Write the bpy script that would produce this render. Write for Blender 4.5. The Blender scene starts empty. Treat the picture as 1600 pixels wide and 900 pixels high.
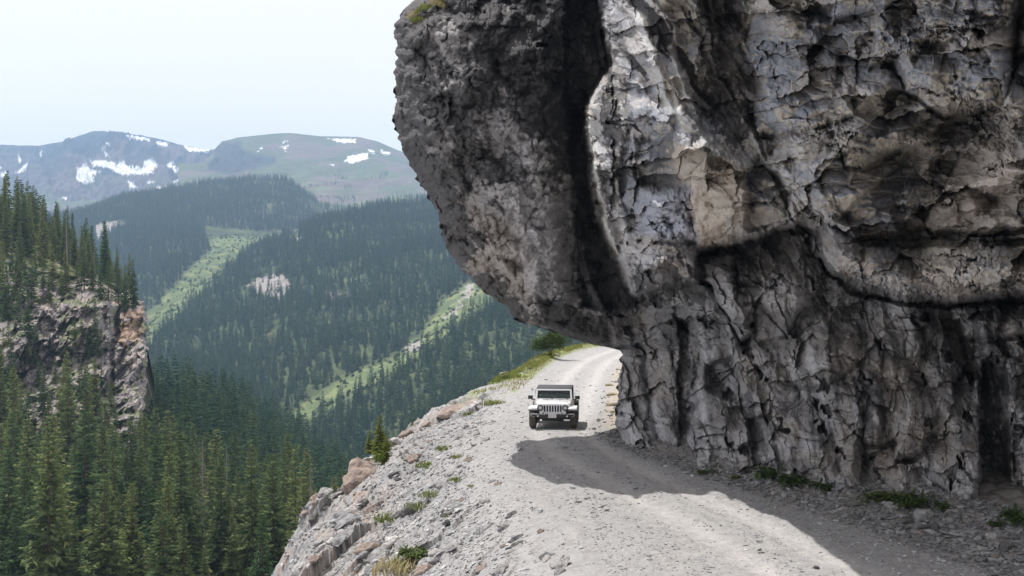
import bpy, bmesh, math, random
import numpy as np
from mathutils import Vector, Matrix
R = math.radians
scene = bpy.context.scene
COL = scene.collection

# ------------------------------------------------------------------ camera, sky, sun, exposure
CAMZ, FPX = 6.6, 1931.0
PITCH = math.atan(50.0 / FPX)
cam_d = bpy.data.cameras.new('camera')
cam_d.sensor_width = 36.0
cam_d.lens = 36.0 * FPX / 1600.0
cam_d.clip_start, cam_d.clip_end = 0.1, 40000
cam = bpy.data.objects.new('camera', cam_d)
COL.objects.link(cam)
cam.location = (0, 0, CAMZ)
cam.rotation_euler = (math.pi / 2 - PITCH, 0, 0)
scene.camera = cam

SUN = Vector((-0.37, 0.41, 1.0)).normalized()          # direction towards the sun
sun_el = math.asin(SUN.z)
sun_az = math.atan2(SUN.x, SUN.y)                       # clockwise from +Y
world = bpy.data.worlds.new('World')
scene.world = world
world.use_nodes = True
wn, wl = world.node_tree.nodes, world.node_tree.links
sky = wn.new('ShaderNodeTexSky')
sky.sky_type = 'NISHITA'
sky.sun_disc = False
sky.sun_elevation = sun_el
sky.sun_rotation = sun_az
sky.altitude = 3000
sky.air_density = 1.0
sky.dust_density = 4.0
sky.ozone_density = 1.0
bg = wn['Background']
bg.inputs[1].default_value = 0.14
veil = wn.new('ShaderNodeMix'); veil.data_type = 'RGBA'          # thin bright high cloud over the clear sky
veil.inputs[0].default_value = 0.8
veil.inputs[7].default_value = (8.8, 8.2, 7.9, 1)
wl.new(sky.outputs[0], veil.inputs[6]); wl.new(veil.outputs[2], bg.inputs[0])
sl = bpy.data.lights.new('sun', 'SUN')
sl.energy = 4.9
sl.angle = R(0.53)
sl.color = (1.0, 0.965, 0.925)
so = bpy.data.objects.new('sun', sl)
COL.objects.link(so)
so.rotation_euler = SUN.to_track_quat('Z', 'Y').to_euler()
so.location = (-30, 30, 120)
scene.view_settings.view_transform = 'Standard'
scene.view_settings.look = 'None'
scene.view_settings.gamma = 1
scene.view_settings.use_curve_mapping = False
scene.view_settings.exposure = 0.15
scene.cycles.use_denoising = True
scene.cycles.max_bounces = 7
scene.cycles.diffuse_bounces = 4
scene.cycles.volume_bounces = 0
scene.cycles.transparent_max_bounces = 8
scene.cycles.caustics_reflective = False
scene.cycles.caustics_refractive = False

# ------------------------------------------------------------------ helpers
_c, _s = math.cos(PITCH), math.sin(PITCH)
def P(px, py, D):
    """world point at horizontal distance D (along +Y) on the line of sight of a photo pixel"""
    px = np.asarray(px, float); py = np.asarray(py, float); D = np.asarray(D, float)
    u = 450.0 - py
    dy = FPX * _c + u * _s
    dz = -FPX * _s + u * _c
    k = D / dy
    return (px - 800.0) * k, D + 0 * px, CAMZ + dz * k
def PV(px, py, D):
    x, y, z = P(px, py, D); return Vector((float(x), float(y), float(z)))

def _h(ix, iy, seed):
    ix = ix.astype(np.int64).astype(np.uint32); iy = iy.astype(np.int64).astype(np.uint32)
    h = ix * np.uint32(374761393) + iy * np.uint32(668265263) + np.uint32((seed * 2654435761) & 0xffffffff)
    h = (h ^ (h >> np.uint32(13))) * np.uint32(1274126177)
    h = (h ^ (h >> np.uint32(16))) * np.uint32(2246822519)
    h = h ^ (h >> np.uint32(15))
    return h
def h01(ix, iy, seed):
    return _h(ix, iy, seed).astype(np.float64) / 4294967296.0
def gnoise(x, y, seed=0):
    x = np.asarray(x, float); y = np.asarray(y, float)
    ix = np.floor(x); iy = np.floor(y); fx = x - ix; fy = y - iy
    u = fx * fx * fx * (fx * (fx * 6 - 15) + 10); v = fy * fy * fy * (fy * (fy * 6 - 15) + 10)
    def g(dx, dy):
        a = h01(ix + dx, iy + dy, seed) * 2 * math.pi
        return np.cos(a) * (fx - dx) + np.sin(a) * (fy - dy)
    a = g(0, 0); b = g(1, 0); c = g(0, 1); d = g(1, 1)
    return 1.5 * ((a + (b - a) * u) + ((c + (d - c) * u) - (a + (b - a) * u)) * v)
def fbm(x, y, octv=4, seed=0, gain=0.5):
    t = 0; a = 1; n = 0
    for i in range(octv):
        t = t + a * gnoise(x, y, seed + i * 17); n += a
        x = x * 2.03 + 11.3; y = y * 2.03 + 5.7; a *= gain
    return t / n
def ridged(x, y, octv=4, seed=0, gain=0.5):
    t = 0; a = 1; n = 0
    for i in range(octv):
        t = t + a * (1 - 2 * np.abs(gnoise(x, y, seed + i * 17))); n += a
        x = x * 2.03 + 11.3; y = y * 2.03 + 5.7; a *= gain
    return t / n
def chisel(x, y, seed=0, slope=0.8, k=0.9):
    """faceted rock: upper hull of randomly tilted planes, one per jittered cell"""
    ix = np.floor(x); iy = np.floor(y); best = np.full(np.shape(x), -9.0)
    for dx in (-1, 0, 1):
        for dy in (-1, 0, 1):
            cx = ix + dx; cy = iy + dy
            ox = x - cx - h01(cx, cy, seed); oy = y - cy - h01(cx, cy, seed + 1)
            f = h01(cx, cy, seed + 2) * 0.7 + (h01(cx, cy, seed + 3) - .5) * 2 * slope * ox + (h01(cx, cy, seed + 4) - .5) * 2 * slope * oy - k * (ox * ox + oy * oy)
            best = np.maximum(best, f)
    return best
def blocks(x, y, seed=0, tilt=.6, mix=.65, lean=0.0):
    """fractured blocks: one tilted plane per cell, with real steps between neighbours"""
    ix = np.floor(x); iy = np.floor(y); f1 = np.full(np.shape(x), 9.0); f2 = f1.copy(); h = np.zeros(np.shape(x))
    for dx in (-1, 0, 1):
        for dy in (-1, 0, 1):
            cx = ix + dx; cy = iy + dy
            ox = x - cx - .15 - .7 * h01(cx, cy, seed); oy = y - cy - .15 - .7 * h01(cx, cy, seed + 1)
            rot = (h01(cx, cy, seed + 5) - .5) * .5
            d = mix * np.maximum(np.abs(ox + rot * oy), np.abs(oy - rot * ox)) + (1 - mix) * np.hypot(ox, oy)
            hh_ = h01(cx, cy, seed + 2) + (h01(cx, cy, seed + 3) - .5) * 2 * tilt * ox + (h01(cx, cy, seed + 4) - .45) * 2 * tilt * oy - lean * oy
            m = d < f1
            f2 = np.where(m, f1, np.minimum(f2, d)); h = np.where(m, hh_, h); f1 = np.where(m, d, f1)
    return h - .5, f2 - f1
def worley(x, y, seed=0):
    ix = np.floor(x); iy = np.floor(y); f1 = np.full(np.shape(x), 9.0); f2 = f1.copy(); cid = np.zeros(np.shape(x))
    for dx in (-1, 0, 1):
        for dy in (-1, 0, 1):
            cx = ix + dx; cy = iy + dy
            d = np.hypot(x - cx - h01(cx, cy, seed), y - cy - h01(cx, cy, seed + 1))
            r = h01(cx, cy, seed + 2); m = d < f1
            f2 = np.where(m, f1, np.minimum(f2, d)); cid = np.where(m, r, cid); f1 = np.where(m, d, f1)
    return f1, f2, cid
def sdf(px, py, pts):
    """signed distance to a polygon, positive inside"""
    d2 = np.full(np.shape(px), 1e12); ins = np.zeros(np.shape(px), bool); n = len(pts)
    for i in range(n):
        ax, ay = pts[i]; bx, by = pts[(i + 1) % n]
        ex, ey = bx - ax, by - ay; wx, wy = px - ax, py - ay
        t = np.clip((wx * ex + wy * ey) / (ex * ex + ey * ey + 1e-9), 0, 1)
        d2 = np.minimum(d2, (wx - ex * t) ** 2 + (wy - ey * t) ** 2)
        if ay != by:
            c = ((ay > py) != (by > py)) & (px < (bx - ax) * (py - ay) / (by - ay) + ax)
            ins ^= c
    return np.where(ins, 1, -1) * np.sqrt(d2)
def pdist(px, py, pts):
    d2 = np.full(np.shape(px), 1e12)
    for i in range(len(pts) - 1):
        ax, ay = pts[i]; bx, by = pts[i + 1]
        ex, ey = bx - ax, by - ay; wx, wy = px - ax, py - ay
        t = np.clip((wx * ex + wy * ey) / (ex * ex + ey * ey + 1e-9), 0, 1)
        d2 = np.minimum(d2, (wx - ex * t) ** 2 + (wy - ey * t) ** 2)
    return np.sqrt(d2)
def sst(x, a=0.0, b=1.0):
    t = np.clip((x - a) / (b - a), 0, 1); return t * t * (3 - 2 * t)
def splus(x, w=0.4):
    return w * np.logaddexp(0, x / w)
class TPS:
    def __init__(s, pts, sx=100.0, sy=100.0):
        p = np.array(pts, float); s.x = p[:, 0] / sx; s.y = p[:, 1] / sy; s.sx, s.sy = sx, sy; n = len(p)
        d = np.hypot(s.x[:, None] - s.x, s.y[:, None] - s.y)
        K = np.where(d > 0, d * d * np.log(d + 1e-12), 0) + np.eye(n) * 0.05
        Q = np.c_[np.ones(n), s.x, s.y]
        A = np.block([[K, Q], [Q.T, np.zeros((3, 3))]])
        s.w = np.linalg.solve(A, np.r_[p[:, 2], 0, 0, 0])
    def __call__(s, X, Y):
        X = X / s.sx; Y = Y / s.sy
        o = s.w[-3] + s.w[-2] * X + s.w[-1] * Y
        for i in range(len(s.x)):
            d2 = (X - s.x[i]) ** 2 + (Y - s.y[i]) ** 2
            o = o + s.w[i] * 0.5 * d2 * np.log(d2 + 1e-12)
        return o

def tag(o, label=None, cat=None, group=None, kind=None):
    if label: o['label'] = label
    if cat: o['category'] = cat
    if group: o['group'] = group
    if kind: o['kind'] = kind
    return o
def link(name, me, mat=None, parent=None):
    o = bpy.data.objects.new(name, me)
    if mat is not None and me is not None and len(me.materials) == 0: me.materials.append(mat)
    COL.objects.link(o)
    if parent is not None: o.parent = parent
    return o
def np_mesh(name, V, F, col=None, smooth=False):
    """V (n,3), F (m,k) all faces with k corners"""
    V = np.ascontiguousarray(V, np.float32); F = np.ascontiguousarray(F, np.int32)
    me = bpy.data.meshes.new(name)
    me.vertices.add(len(V)); me.vertices.foreach_set('co', V.ravel())
    k = F.shape[1]
    me.loops.add(F.size); me.loops.foreach_set('vertex_index', F.ravel())
    me.polygons.add(len(F))
    me.polygons.foreach_set('loop_start', np.arange(0, F.size, k, dtype=np.int32))
    me.polygons.foreach_set('loop_total', np.full(len(F), k, np.int32))
    me.polygons.foreach_set('use_smooth', np.full(len(F), smooth, bool))
    if col is not None:
        a = me.color_attributes.new('Col', 'FLOAT_COLOR', 'POINT')
        c = np.ones((len(V), 4), np.float32); c[:, :3] = col
        a.data.foreach_set('color', c.ravel())
    me.update(calc_edges=True)
    return me
def grid_faces(r, c, base=0):
    i = np.arange(r - 1)[:, None] * c + np.arange(c - 1)[None, :] + base
    i = i.ravel()
    return np.stack([i, i + 1, i + c + 1, i + c], 1)

# ------------------------------------------------------------------ materials
def new_mat(name):
    m = bpy.data.materials.new(name); m.use_nodes = True
    return m, m.node_tree.nodes, m.node_tree.links, m.node_tree.nodes['Principled BSDF']
def simple(name, col, rough=0.6, metal=0.0, noise=0.0, nscale=8.0, coat=0.0, spec=None):
    m, n, l, b = new_mat(name)
    b.inputs['Base Color'].default_value = (*col, 1); b.inputs['Roughness'].default_value = rough
    b.inputs['Metallic'].default_value = metal
    if coat: b.inputs['Coat Weight'].default_value = coat
    if spec is not None: b.inputs['Specular IOR Level'].default_value = spec
    if noise:
        tc = n.new('ShaderNodeTexCoord'); t = n.new('ShaderNodeTexNoise'); t.inputs['Scale'].default_value = nscale
        t.inputs['Detail'].default_value = 4
        l.new(tc.outputs['Object'], t.inputs['Vector'])
        mx = n.new('ShaderNodeMix'); mx.data_type = 'RGBA'
        mx.inputs[6].default_value = (*[c * (1 - noise) for c in col], 1); mx.inputs[7].default_value = (*[min(1, c * (1 + noise)) for c in col], 1)
        l.new(t.outputs[0], mx.inputs[0]); l.new(mx.outputs[2], b.inputs['Base Color'])
    return m
def rock_mat(name, var=0.35, bscale=(3.0, 14.0), bdist=(0.10, 0.03), rough=0.85, spec=0.3, speck=0.0, sc=1.0):
    """vertex-colour base multiplied by two scales of noise, plus two bump scales (metres)"""
    m, n, l, b = new_mat(name)
    at = n.new('ShaderNodeVertexColor'); at.layer_name = 'Col'
    geo = n.new('ShaderNodeNewGeometry')
    def noise(scale, det=6, rg=0.6):
        t = n.new('ShaderNodeTexNoise'); t.inputs['Scale'].default_value = scale * sc; t.inputs['Detail'].default_value = det
        t.inputs['Roughness'].default_value = rg; l.new(geo.outputs['Position'], t.inputs['Vector']); return t
    t1 = noise(bscale[0] * .8, 10, .72); t2 = noise(bscale[1], 8, .7)
    mr = n.new('ShaderNodeMapRange'); mr.inputs[1].default_value = .3; mr.inputs[2].default_value = .7
    mr.inputs[3].default_value = 1 - var * .7; mr.inputs[4].default_value = 1 + var * .7; l.new(t1.outputs[0], mr.inputs[0])
    mr2 = n.new('ShaderNodeMapRange'); mr2.inputs[1].default_value = .3; mr2.inputs[2].default_value = .7
    mr2.inputs[3].default_value = 1 - var * .8; mr2.inputs[4].default_value = 1 + var * .8; l.new(t2.outputs[0], mr2.inputs[0])
    mu = n.new('ShaderNodeMath'); mu.operation = 'MULTIPLY'; l.new(mr.outputs[0], mu.inputs[0]); l.new(mr2.outputs[0], mu.inputs[1])
    vm = n.new('ShaderNodeVectorMath'); vm.operation = 'SCALE'; l.new(at.outputs[0], vm.inputs[0]); l.new(mu.outputs[0], vm.inputs['Scale'])
    l.new(vm.outputs[0], b.inputs['Base Color'])
    b.inputs['Roughness'].default_value = rough; b.inputs['Specular IOR Level'].default_value = spec
    b1 = n.new('ShaderNodeBump'); b1.inputs['Distance'].default_value = bdist[0]; b1.inputs['Strength'].default_value = 0.55
    b2 = n.new('ShaderNodeBump'); b2.inputs['Distance'].default_value = bdist[1]; b2.inputs['Strength'].default_value = 0.6
    t3 = noise(bscale[0] * 1.3, 8, .65)
    l.new(t3.outputs[0], b1.inputs['Height']); l.new(t2.outputs[0], b2.inputs['Height']); l.new(b1.outputs[0], b2.inputs['Normal'])
    l.new(b2.outputs[0], b.inputs['Normal'])
    return m
def foliage_mat(name, c0, c1, trans=0.25, vcol=True):
    m, n, l, b = new_mat(name)
    out = n['Material Output']; n.remove(b)
    oi = n.new('ShaderNodeObjectInfo')
    mx = n.new('ShaderNodeMix'); mx.data_type = 'RGBA'; mx.inputs[6].default_value = (*c0, 1); mx.inputs[7].default_value = (*c1, 1)
    l.new(oi.outputs['Random'], mx.inputs[0])
    src = mx.outputs[2]
    if vcol:
        at = n.new('ShaderNodeVertexColor'); at.layer_name = 'Col'
        v = n.new('ShaderNodeVectorMath'); v.operation = 'MULTIPLY'; l.new(src, v.inputs[0]); l.new(at.outputs[0], v.inputs[1]); src = v.outputs[0]
    d = n.new('ShaderNodeBsdfDiffuse'); t = n.new('ShaderNodeBsdfTranslucent'); s = n.new('ShaderNodeMixShader'); s.inputs[0].default_value = trans
    l.new(src, d.inputs[0]); l.new(src, t.inputs[0]); l.new(d.outputs[0], s.inputs[1]); l.new(t.outputs[0], s.inputs[2]); l.new(s.outputs[0], out.inputs[0])
    return m
M = {}
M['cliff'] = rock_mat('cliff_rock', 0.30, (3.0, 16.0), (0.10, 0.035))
M['ground'] = rock_mat('gravel_ground', 0.22, (5.0, 26.0), (0.03, 0.02), rough=0.95, spec=0.15)
M['stone'] = rock_mat('loose_stone', 0.25, (5.0, 26.0), (0.02, 0.012), rough=0.9, spec=0.2)
M['outcrop'] = rock_mat('outcrop_rock', 0.3, (.5, 2.5), (0.8, 0.3))
M['hill'] = rock_mat('hill_ground', 0.3, (.06, .6), (2.0, 0.5), spec=.1, rough=1)
M['mount'] = rock_mat('mountain_ground', 0.22, (.01, .06), (14.0, 4.0), spec=.05, rough=1)
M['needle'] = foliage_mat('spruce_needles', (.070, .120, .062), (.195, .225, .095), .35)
M['needle_far'] = foliage_mat('far_needles', (.038, .088, .054), (.098, .142, .072), .3)
M['dead'] = foliage_mat('dead_needles', (.15, .12, .10), (.20, .17, .14), 0.1)
M['grass'] = foliage_mat('grass_blades', (.13, .17, .04), (.22, .24, .07), 0.35)
M['leaf'] = foliage_mat('green_leaves', (.06, .095, .035), (.10, .13, .045), 0.3)
M['bark'] = simple('bark', (.10, .075, .055), .9, noise=.3)

# ------------------------------------------------------------------ the cliff: grid over sight lines, each with its own distance
def interp(x, xs, ys): return np.interp(x, xs, ys)
SIL = [(-700, 1040), (-400, 985), (-200, 950), (-140, 925), (-90, 860), (-45, 765), (-15, 695), (0, 648), (14, 632), (37, 617), (60, 614), (90, 618), (118, 614), (150, 618), (178, 612), (205, 619), (230, 624), (255, 637), (292, 659), (320, 676), (348, 687), (385, 693), (405, 708), (423, 721), (445, 742), (463, 765), (482, 793), (498, 802), (505, 820), (513, 849), (529, 892), (538, 923), (544, 955), (548, 971), (583, 966), (629, 962), (657, 958), (672, 966), (698, 972), (720, 985), (760, 1010), (860, 1010)]
OUT = [(x, y) for y, x in SIL]
rows = np.r_[np.linspace(-680, -8, 90), np.arange(0, 560, 1.3), np.arange(560, 860, 1.5)]
ncol1, ncol2 = 800, 40
uu = np.linspace(0, 1, ncol1)
xl = interp(rows, [s[0] for s in SIL], [s[1] for s in SIL])
jit = 6.0 * fbm(rows / 26.0, rows * 0, 5, 91, .62) + 8 * np.abs(gnoise(rows / 15.0, rows * 0, 5)) + 5 * (h01(np.floor(rows / 9.0 + gnoise(rows / 20, rows * 0, 6)), rows * 0, 92) - .5) - 3
xl = xl - jit * sst(700 - rows, 0, 60)
PX = np.concatenate([xl[:, None] + (1620 - xl[:, None]) * uu[None, :], 1620 + np.linspace(8, 420, ncol2)[None, :] + 0 * xl[:, None]], 1)
PY = np.repeat(rows[:, None], PX.shape[1], 1)
nose = [(640, 100, 42), (700, 50, 41), (780, 200, 40.0), (850, 50, 41), (850, 300, 41.2), (700, 300, 42), (800, 430, 42.8), (880, 480, 44), (950, 530, 45.5), (760, 400, 42.4), (700, 180, 40.5), (620, 200, 42.5)]
rec = [(915, 200, 43), (925, 330, 43.6), (940, 420, 44.4), (915, 0, 42.6), (915, -200, 42)]
main = [(1000, 100, 39.3), (1000, 300, 41), (1000, 440, 42.5), (1100, 0, 37.2), (1100, 300, 39.3), (1150, 450, 38.8), (1300, 0, 32.6), (1300, 200, 34), (1300, 400, 35), (1500, 0, 30), (1500, 200, 31.5), (1500, 400, 32.5), (1600, 300, 31), (1900, 0, 27), (1900, 400, 29)]
low = [(1000, 560, 44), (975, 690, 44), (1050, 600, 42), (1110, 735, 38.5), (1100, 600, 40.2), (1200, 757, 35.7), (1200, 600, 37.3), (1310, 780, 33.3), (1310, 600, 35), (1400, 797, 32), (1450, 600, 32.8), (1600, 825, 29.8), (1600, 600, 31), (1900, 870, 26.5), (1900, 600, 28)]
abv = [(700, -100, 43), (1000, -150, 32.8), (1060, -300, 29.8), (1000, -600, 33), (1200,-200,29.6), (1300, -300, 31), (1300, -600, 34), (1600, -300, 28), (1900, -300, 26), (1900, -600, 30), (1600, -600, 32)]  # unseen rock above the frame; lip shaped to set the road's shadow edge
base = TPS(nose + rec + main + low + abv)
a = (PX - 800) / 53.6; b = (400 - PY) / 53.6
# warped pixel coordinates: natural, broken feature edges
wx = PX + 8 * fbm(a * .9, b * .9, 4, 3) + 2 * gnoise(a * 5, b * 5, 4); wy = PY + 7 * fbm(a * .9, b * .9, 4, 7) + 1.6 * gnoise(a * 5, b * 5, 8)
D = base(PX, PY)
def feat(pts, h, w=8.0, ky_=.42, cut=None):
    """rock standing h metres proud inside the polygon: leaning face, sloping underside, dark joint below"""
    global D
    s = sdf(wx, wy * ky_, [(p[0], p[1] * ky_) for p in pts])
    y0_, y1_ = min(p[1] for p in pts), max(p[1] for p in pts)
    if h > 0 and y0_ > -300:
        t = np.clip((y1_ - wy) / max(y1_ - y0_, 1), 0, 1)
        D = D - h * 2.3 * (1.2 - .7 * t) * (.25 * sst(s, -2, 2) + .75 * np.clip(s / (w * 1.9), 0, 1))
        c_ = .45 * h if cut is None else cut
        D = D + c_ * np.clip(sst(sdf(wx, wy - 9, pts), -2, 3) - sst(sdf(wx, wy, pts), -4, 1), 0, 1)
    else:
        D = D - h * 1.35 * sst(sdf(wx, wy, pts), -w * .15, w * .5)
    return s
U = [(932, -700), (932, 0), (945, 60), (957, 100), (935, 125), (914, 165), (911, 200), (920, 240), (922, 270), (937, 320), (945, 370), (960, 400), (975, 430), (985, 455), (1000, 468), (1040, 455), (1092, 440), (1092, 392), (1150, 383), (1245, 352), (1275, 362), (1281, 400), (1295, 420), (1340, 448), (1400, 462), (1480, 473), (1560, 462), (1620, 455), (2100, 430), (2100, -700)]
sU = feat(U, 3.9, 17)
feat([(1262, 262), (1282, 400), (1300, 424), (1345, 452), (1400, 466), (1480, 477), (1620, 462), (2000, 440), (2000, 380), (1600, 375), (1470, 370), (1340, 375)], 1.3, 26)
feat([(1170, 60), (1182, 215), (1260, 345), (1300, 352), (1420, 240), (1480, 190), (1580, 160), (1600, -280), (1200, -280)], 1.2, 30, cut=0)
feat([(950, 110), (985, 215), (1000, 300), (1085, 376), (1166, 367), (1235, 345), (1180, 215), (1120, 110), (1060, -280), (940, -280)], 1.1, 34, cut=0)
feat([(1085, 388), (1250, 356), (1275, 380), (1290, 430), (1240, 520), (1180, 540), (1120, 470)], .9, 26, cut=0)
# overhang rows inside the upper mass: everything leans outward towards its lower lip
lip = [(985, 455), (1000, 468), (1040, 455), (1092, 440), (1150, 383), (1245, 352), (1295, 420), (1400, 462), (1480, 473), (1620, 455), (2000, 430)]
feat([(1290, -260), (1304, 34), (1350, 20), (1416, -5), (1500, -30), (1560, -260)], 1.0, 8)
feat([(1365, 25), (1357, 103), (1395, 100), (1420, 145), (1437, 152), (1475, 180), (1530, 170), (1570, 158), (1590, 60), (1600, -100), (1370, -100)], 0.9, 9)
feat([(1180, 95), (1182, 212), (1220, 210), (1304, 188), (1335, 180), (1320, 120), (1310, 80), (1240, 80)], 0.9, 10)
feat([(1295, 195), (1320, 258), (1345, 262), (1410, 232), (1413, 172), (1340, 180)], 0.8, 8)
feat([(1700, -200), (1600, 30), (1590, 100), (1570, 160), (1540, 190), (1500, 240), (1470, 300), (1443, 350), (1457, 366), (1520, 362), (1600, 355), (2100, 330), (2100, -200)], 1.7, 34)
feat([(1228, 290), (1229, 350), (1240, 360), (1275, 352), (1268, 330), (1240, 300)], 0.7, 7)
feat([(1245, 285), (1300, 350), (1335, 371), (1400, 365), (1445, 352), (1425, 280), (1300, 262)], 0.7, 10)
feat([(1330, 373), (1470, 370), (1620, 372), (1620, 384), (1470, 388), (1345, 389)], -1.1, 8)
feat([(1273, 372), (1292, 419), (1323, 447), (1351, 459), (1500, 472), (1620, 455), (1620, 415), (1480, 412), (1350, 400)], 0.8, 14)
feat([(1480, 385), (1500, 440), (1500, 472), (1620, 456), (1620, 400), (1540, 385)], 0.4, 16)
feat([(1020, 307), (997, 357), (1000, 372), (1083, 373), (1078, 310), (1060, 297)], 0.8, 12)
feat([(990, 215), (1040, 200), (1060, 240), (1075, 300), (1000, 300), (985, 260)], -0.9, 26)
feat([(1048, 250), (1160, 262), (1166, 366), (1120, 380), (1086, 382), (1075, 300)], 0.5, 10)
feat([(1166, 266), (1185, 240), (1235, 300), (1240, 345), (1165, 368)], -0.8, 14)
feat([(1088, 385), (1150, 380), (1148, 430), (1150, 470), (1178, 520), (1160, 532), (1140, 505), (1115, 450), (1088, 430)], 1.3, 14)
feat([(1150, 395), (1190, 392), (1192, 436), (1152, 440)], 0.7, 12)
feat([(1152, 455), (1178, 460), (1178, 500), (1160, 512), (1146, 490)], 1.0, 12)
feat([(1188, 380), (1250, 380), (1260, 470), (1230, 520), (1190, 470)], 0.7, 20)
feat([(1100, 566), (1150, 556), (1160, 610), (1135, 628), (1105, 610)], -.8, 18)
feat([(1060, 500), (1078, 500), (1082, 620), (1076, 705), (1062, 705), (1058, 620)], -.7, 9)
feat([(1168, 655), (1204, 645), (1208, 700), (1200, 738), (1174, 738)], -.7, 12)
feat([(1355, 618), (1400, 605), (1470, 620), (1450, 700), (1420, 716), (1396, 716), (1400, 690), (1350, 690)], 0.6, 12)
feat([(1402, 650), (1425, 645), (1450, 690), (1420, 716), (1398, 716)], 0.6, 9)
feat([(1336, 610), (1360, 620), (1345, 700), (1352, 770), (1300, 790), (1310, 740), (1325, 680)], 0.7, 12)
feat([(1470, 600), (1530, 610), (1530, 780), (1470, 800), (1440, 770), (1465, 690)], 0.5, 22)
feat([(1535, 560), (1575, 575), (1580, 780), (1532, 790), (1528, 640)], -1.0, 16)
feat([(1468, 500), (1500, 500), (1535, 590), (1520, 600), (1490, 560)], -0.8, 10)
feat([(1485, 482), (1620, 475), (1620, 522), (1500, 526)], 0.9, 10)
feat([(1240, 520), (1340, 500), (1345, 560), (1290, 600), (1240, 600)], 0.35, 12)
feat([(975, 548), (1045, 545), (1060, 700), (975, 700)], 0.4, 26)
# nose: recess between it and the buttress, step under the brown belly, pit
feat([(884, -60), (932, -60), (958, 100), (912, 180), (925, 330), (975, 440), (1000, 470), (970, 500), (905, 480), (893, 300), (880, 120)], -0.9, 14)
feat([(820, 395), (860, 385), (890, 400), (905, 470), (880, 500), (820, 480)], 0.6, 12)
feat([(690, 345), (740, 370), (800, 430), (830, 500), (960, 535), (930, 545), (800, 500), (720, 430), (688, 390)], -0.5, 14)
feat([(836, 70), (859, 69), (860, 77), (838, 77)], -0.6, 3)
ridges = [([(1000, 30), (1016, 80), (1030, 125), (1043, 160), (1070, 190), (1100, 215), (1122, 236)], 10, .45),
          ([(1050, 75), (1062, 110), (1075, 150), (1090, 185)], 6, .3),
          ([(1072, -10), (1100, 35), (1112, 75), (1125, 110), (1145, 125), (1155, 170), (1175, 215), (1205, 262)], 10, .5),
          ([(1105, -20), (1112, 30), (1120, 60), (1118, 90)], 6, .35), ([(1140, 20), (1155, 60), (1168, 30), (1180, 0)], 7, .3),
          ([(922, 170), (925, 240), (932, 300), (945, 350), (960, 395)], 9, .3), ([(975, 150), (972, 200), (962, 260), (966, 330), (985, 370)], 7, .35),
          ([(1150, 270), (1158, 320), (1166, 366)], 7, .3), ([(1245, 290), (1275, 330), (1305, 352)], 7, .3)]
for pts, w, h in ridges:
    d = pdist(wx, wy, pts); D = D - h * np.exp(-(d / w) ** 2)
# region weights
w_up = sst(sdf(PX, PY, U), -10, 60)
w_nose = sst(920 - PX - np.maximum(PY - 440, 0) * -.6, -10, 40) * (1 - w_up) * sst(548 - PY, -4, 20)
w_low = (1 - w_up) * (1 - w_nose)
w_str = sst(sdf(PX, PY, [(930, -400), (1190, -400), (1190, 100), (1215, 280), (1120, 260), (960, 120)]), -20, 40)
w_bed = w_up * (1 - w_str) * sst(PX, 1120, 1220)
# big and middle rock relief
ca = a + .35 * fbm(a * .7, b * .7, 3, 21); cb = b + .35 * fbm(a * .7, b * .7, 3, 22)
D = D - 0.8 * fbm(a * .28, b * .28, 3, 31)
sl_ = ca + .25 * cb                                       # lower wall flutes lean a little
kx = a + .10 * gnoise(a * 2.2, b * 2.2, 23) + .05 * gnoise(a * 6, b * 6, 25); ky = b + .10 * gnoise(a * 2.2, b * 2.2, 24) + .05 * gnoise(a * 6, b * 6, 26)
lx = kx + .25 * ky
LB = []
for (sx, sy, sd, ti) in ((.55, .30, 40, .9), (1.3, .62, 400, 1.0), (3.2, 1.7, 410, 1.1), (7.5, 4.5, 420, 1.2)):
    LB.append(blocks(lx * sx, ky * sy, sd, ti, .3))
low_r = 1.0 * (chisel(sl_ * .55, cb * .22, 48, 1.1) - .4) + .75 * (chisel(sl_ * 1.15, cb * .5, 41, 1.3) - .4) + .46 * (chisel(sl_ * 2.6, cb * 1.2, 45, 1.4) - .4) + .13 * (chisel(sl_ * 6, cb * 3.4, 49, 1.5) - .4)
LBl = blocks(lx * .8, ky * .42, 400, 1.0, .3); low_r = low_r + .35 * LBl[0] + .08 * blocks(lx * 3.2, ky * 1.9, 410, 1.1, .3)[0]
bw = cb * .62 + .10 * ca + .35 * fbm(ca * .35, cb * .25, 3, 51); bi = np.floor(bw); bs = bw - bi
bamp = .25 + .75 * h01(bi, np.floor(ca * .22 + bi * 3.7), 52)
bw2 = cb * 1.9 + .25 * ca + .5 * fbm(ca * .6, cb * .4, 3, 53); bs2 = bw2 - np.floor(bw2)
bed = .85 * bamp * (sst(bs, 0, .10) * (1 - bs) ** .9) + .22 * (sst(bs2, 0, .14) * (1 - bs2))
rgh = sst(fbm(a * .55, b * .7, 3, 478), -.02, .22)            # crumbly patches between clean faces
bx_, by_ = kx + .14 * ky, ky - .12 * kx
UBl = blocks(bx_ * .33, by_ * .46, 430, .7, .85, 1.1); UB2 = blocks(bx_ * .78 + .3 * gnoise(a, b, 3), by_ * 1.15, 440, .8, .8, .9)
UB3 = blocks(bx_ * 1.9, by_ * 2.7, 450, .9, .7, .7)
up_r = 1.3 * (chisel(ca * .33, cb * .42, 47, 1.1) - .4) + 1.35 * (chisel(kx * .7, ky * .85, 42, 1.5) - .4) + .55 * (chisel(kx * 1.7, ky * 2.0, 43, 1.6) - .4) + .22 * rgh * (chisel(kx * 4.6, ky * 5, 44, 1.6) - .4) + w_bed * bed
up_r = up_r + 1.25 * UBl[0] + .50 * UB2[0] + .16 * rgh * UB3[0]
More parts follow.
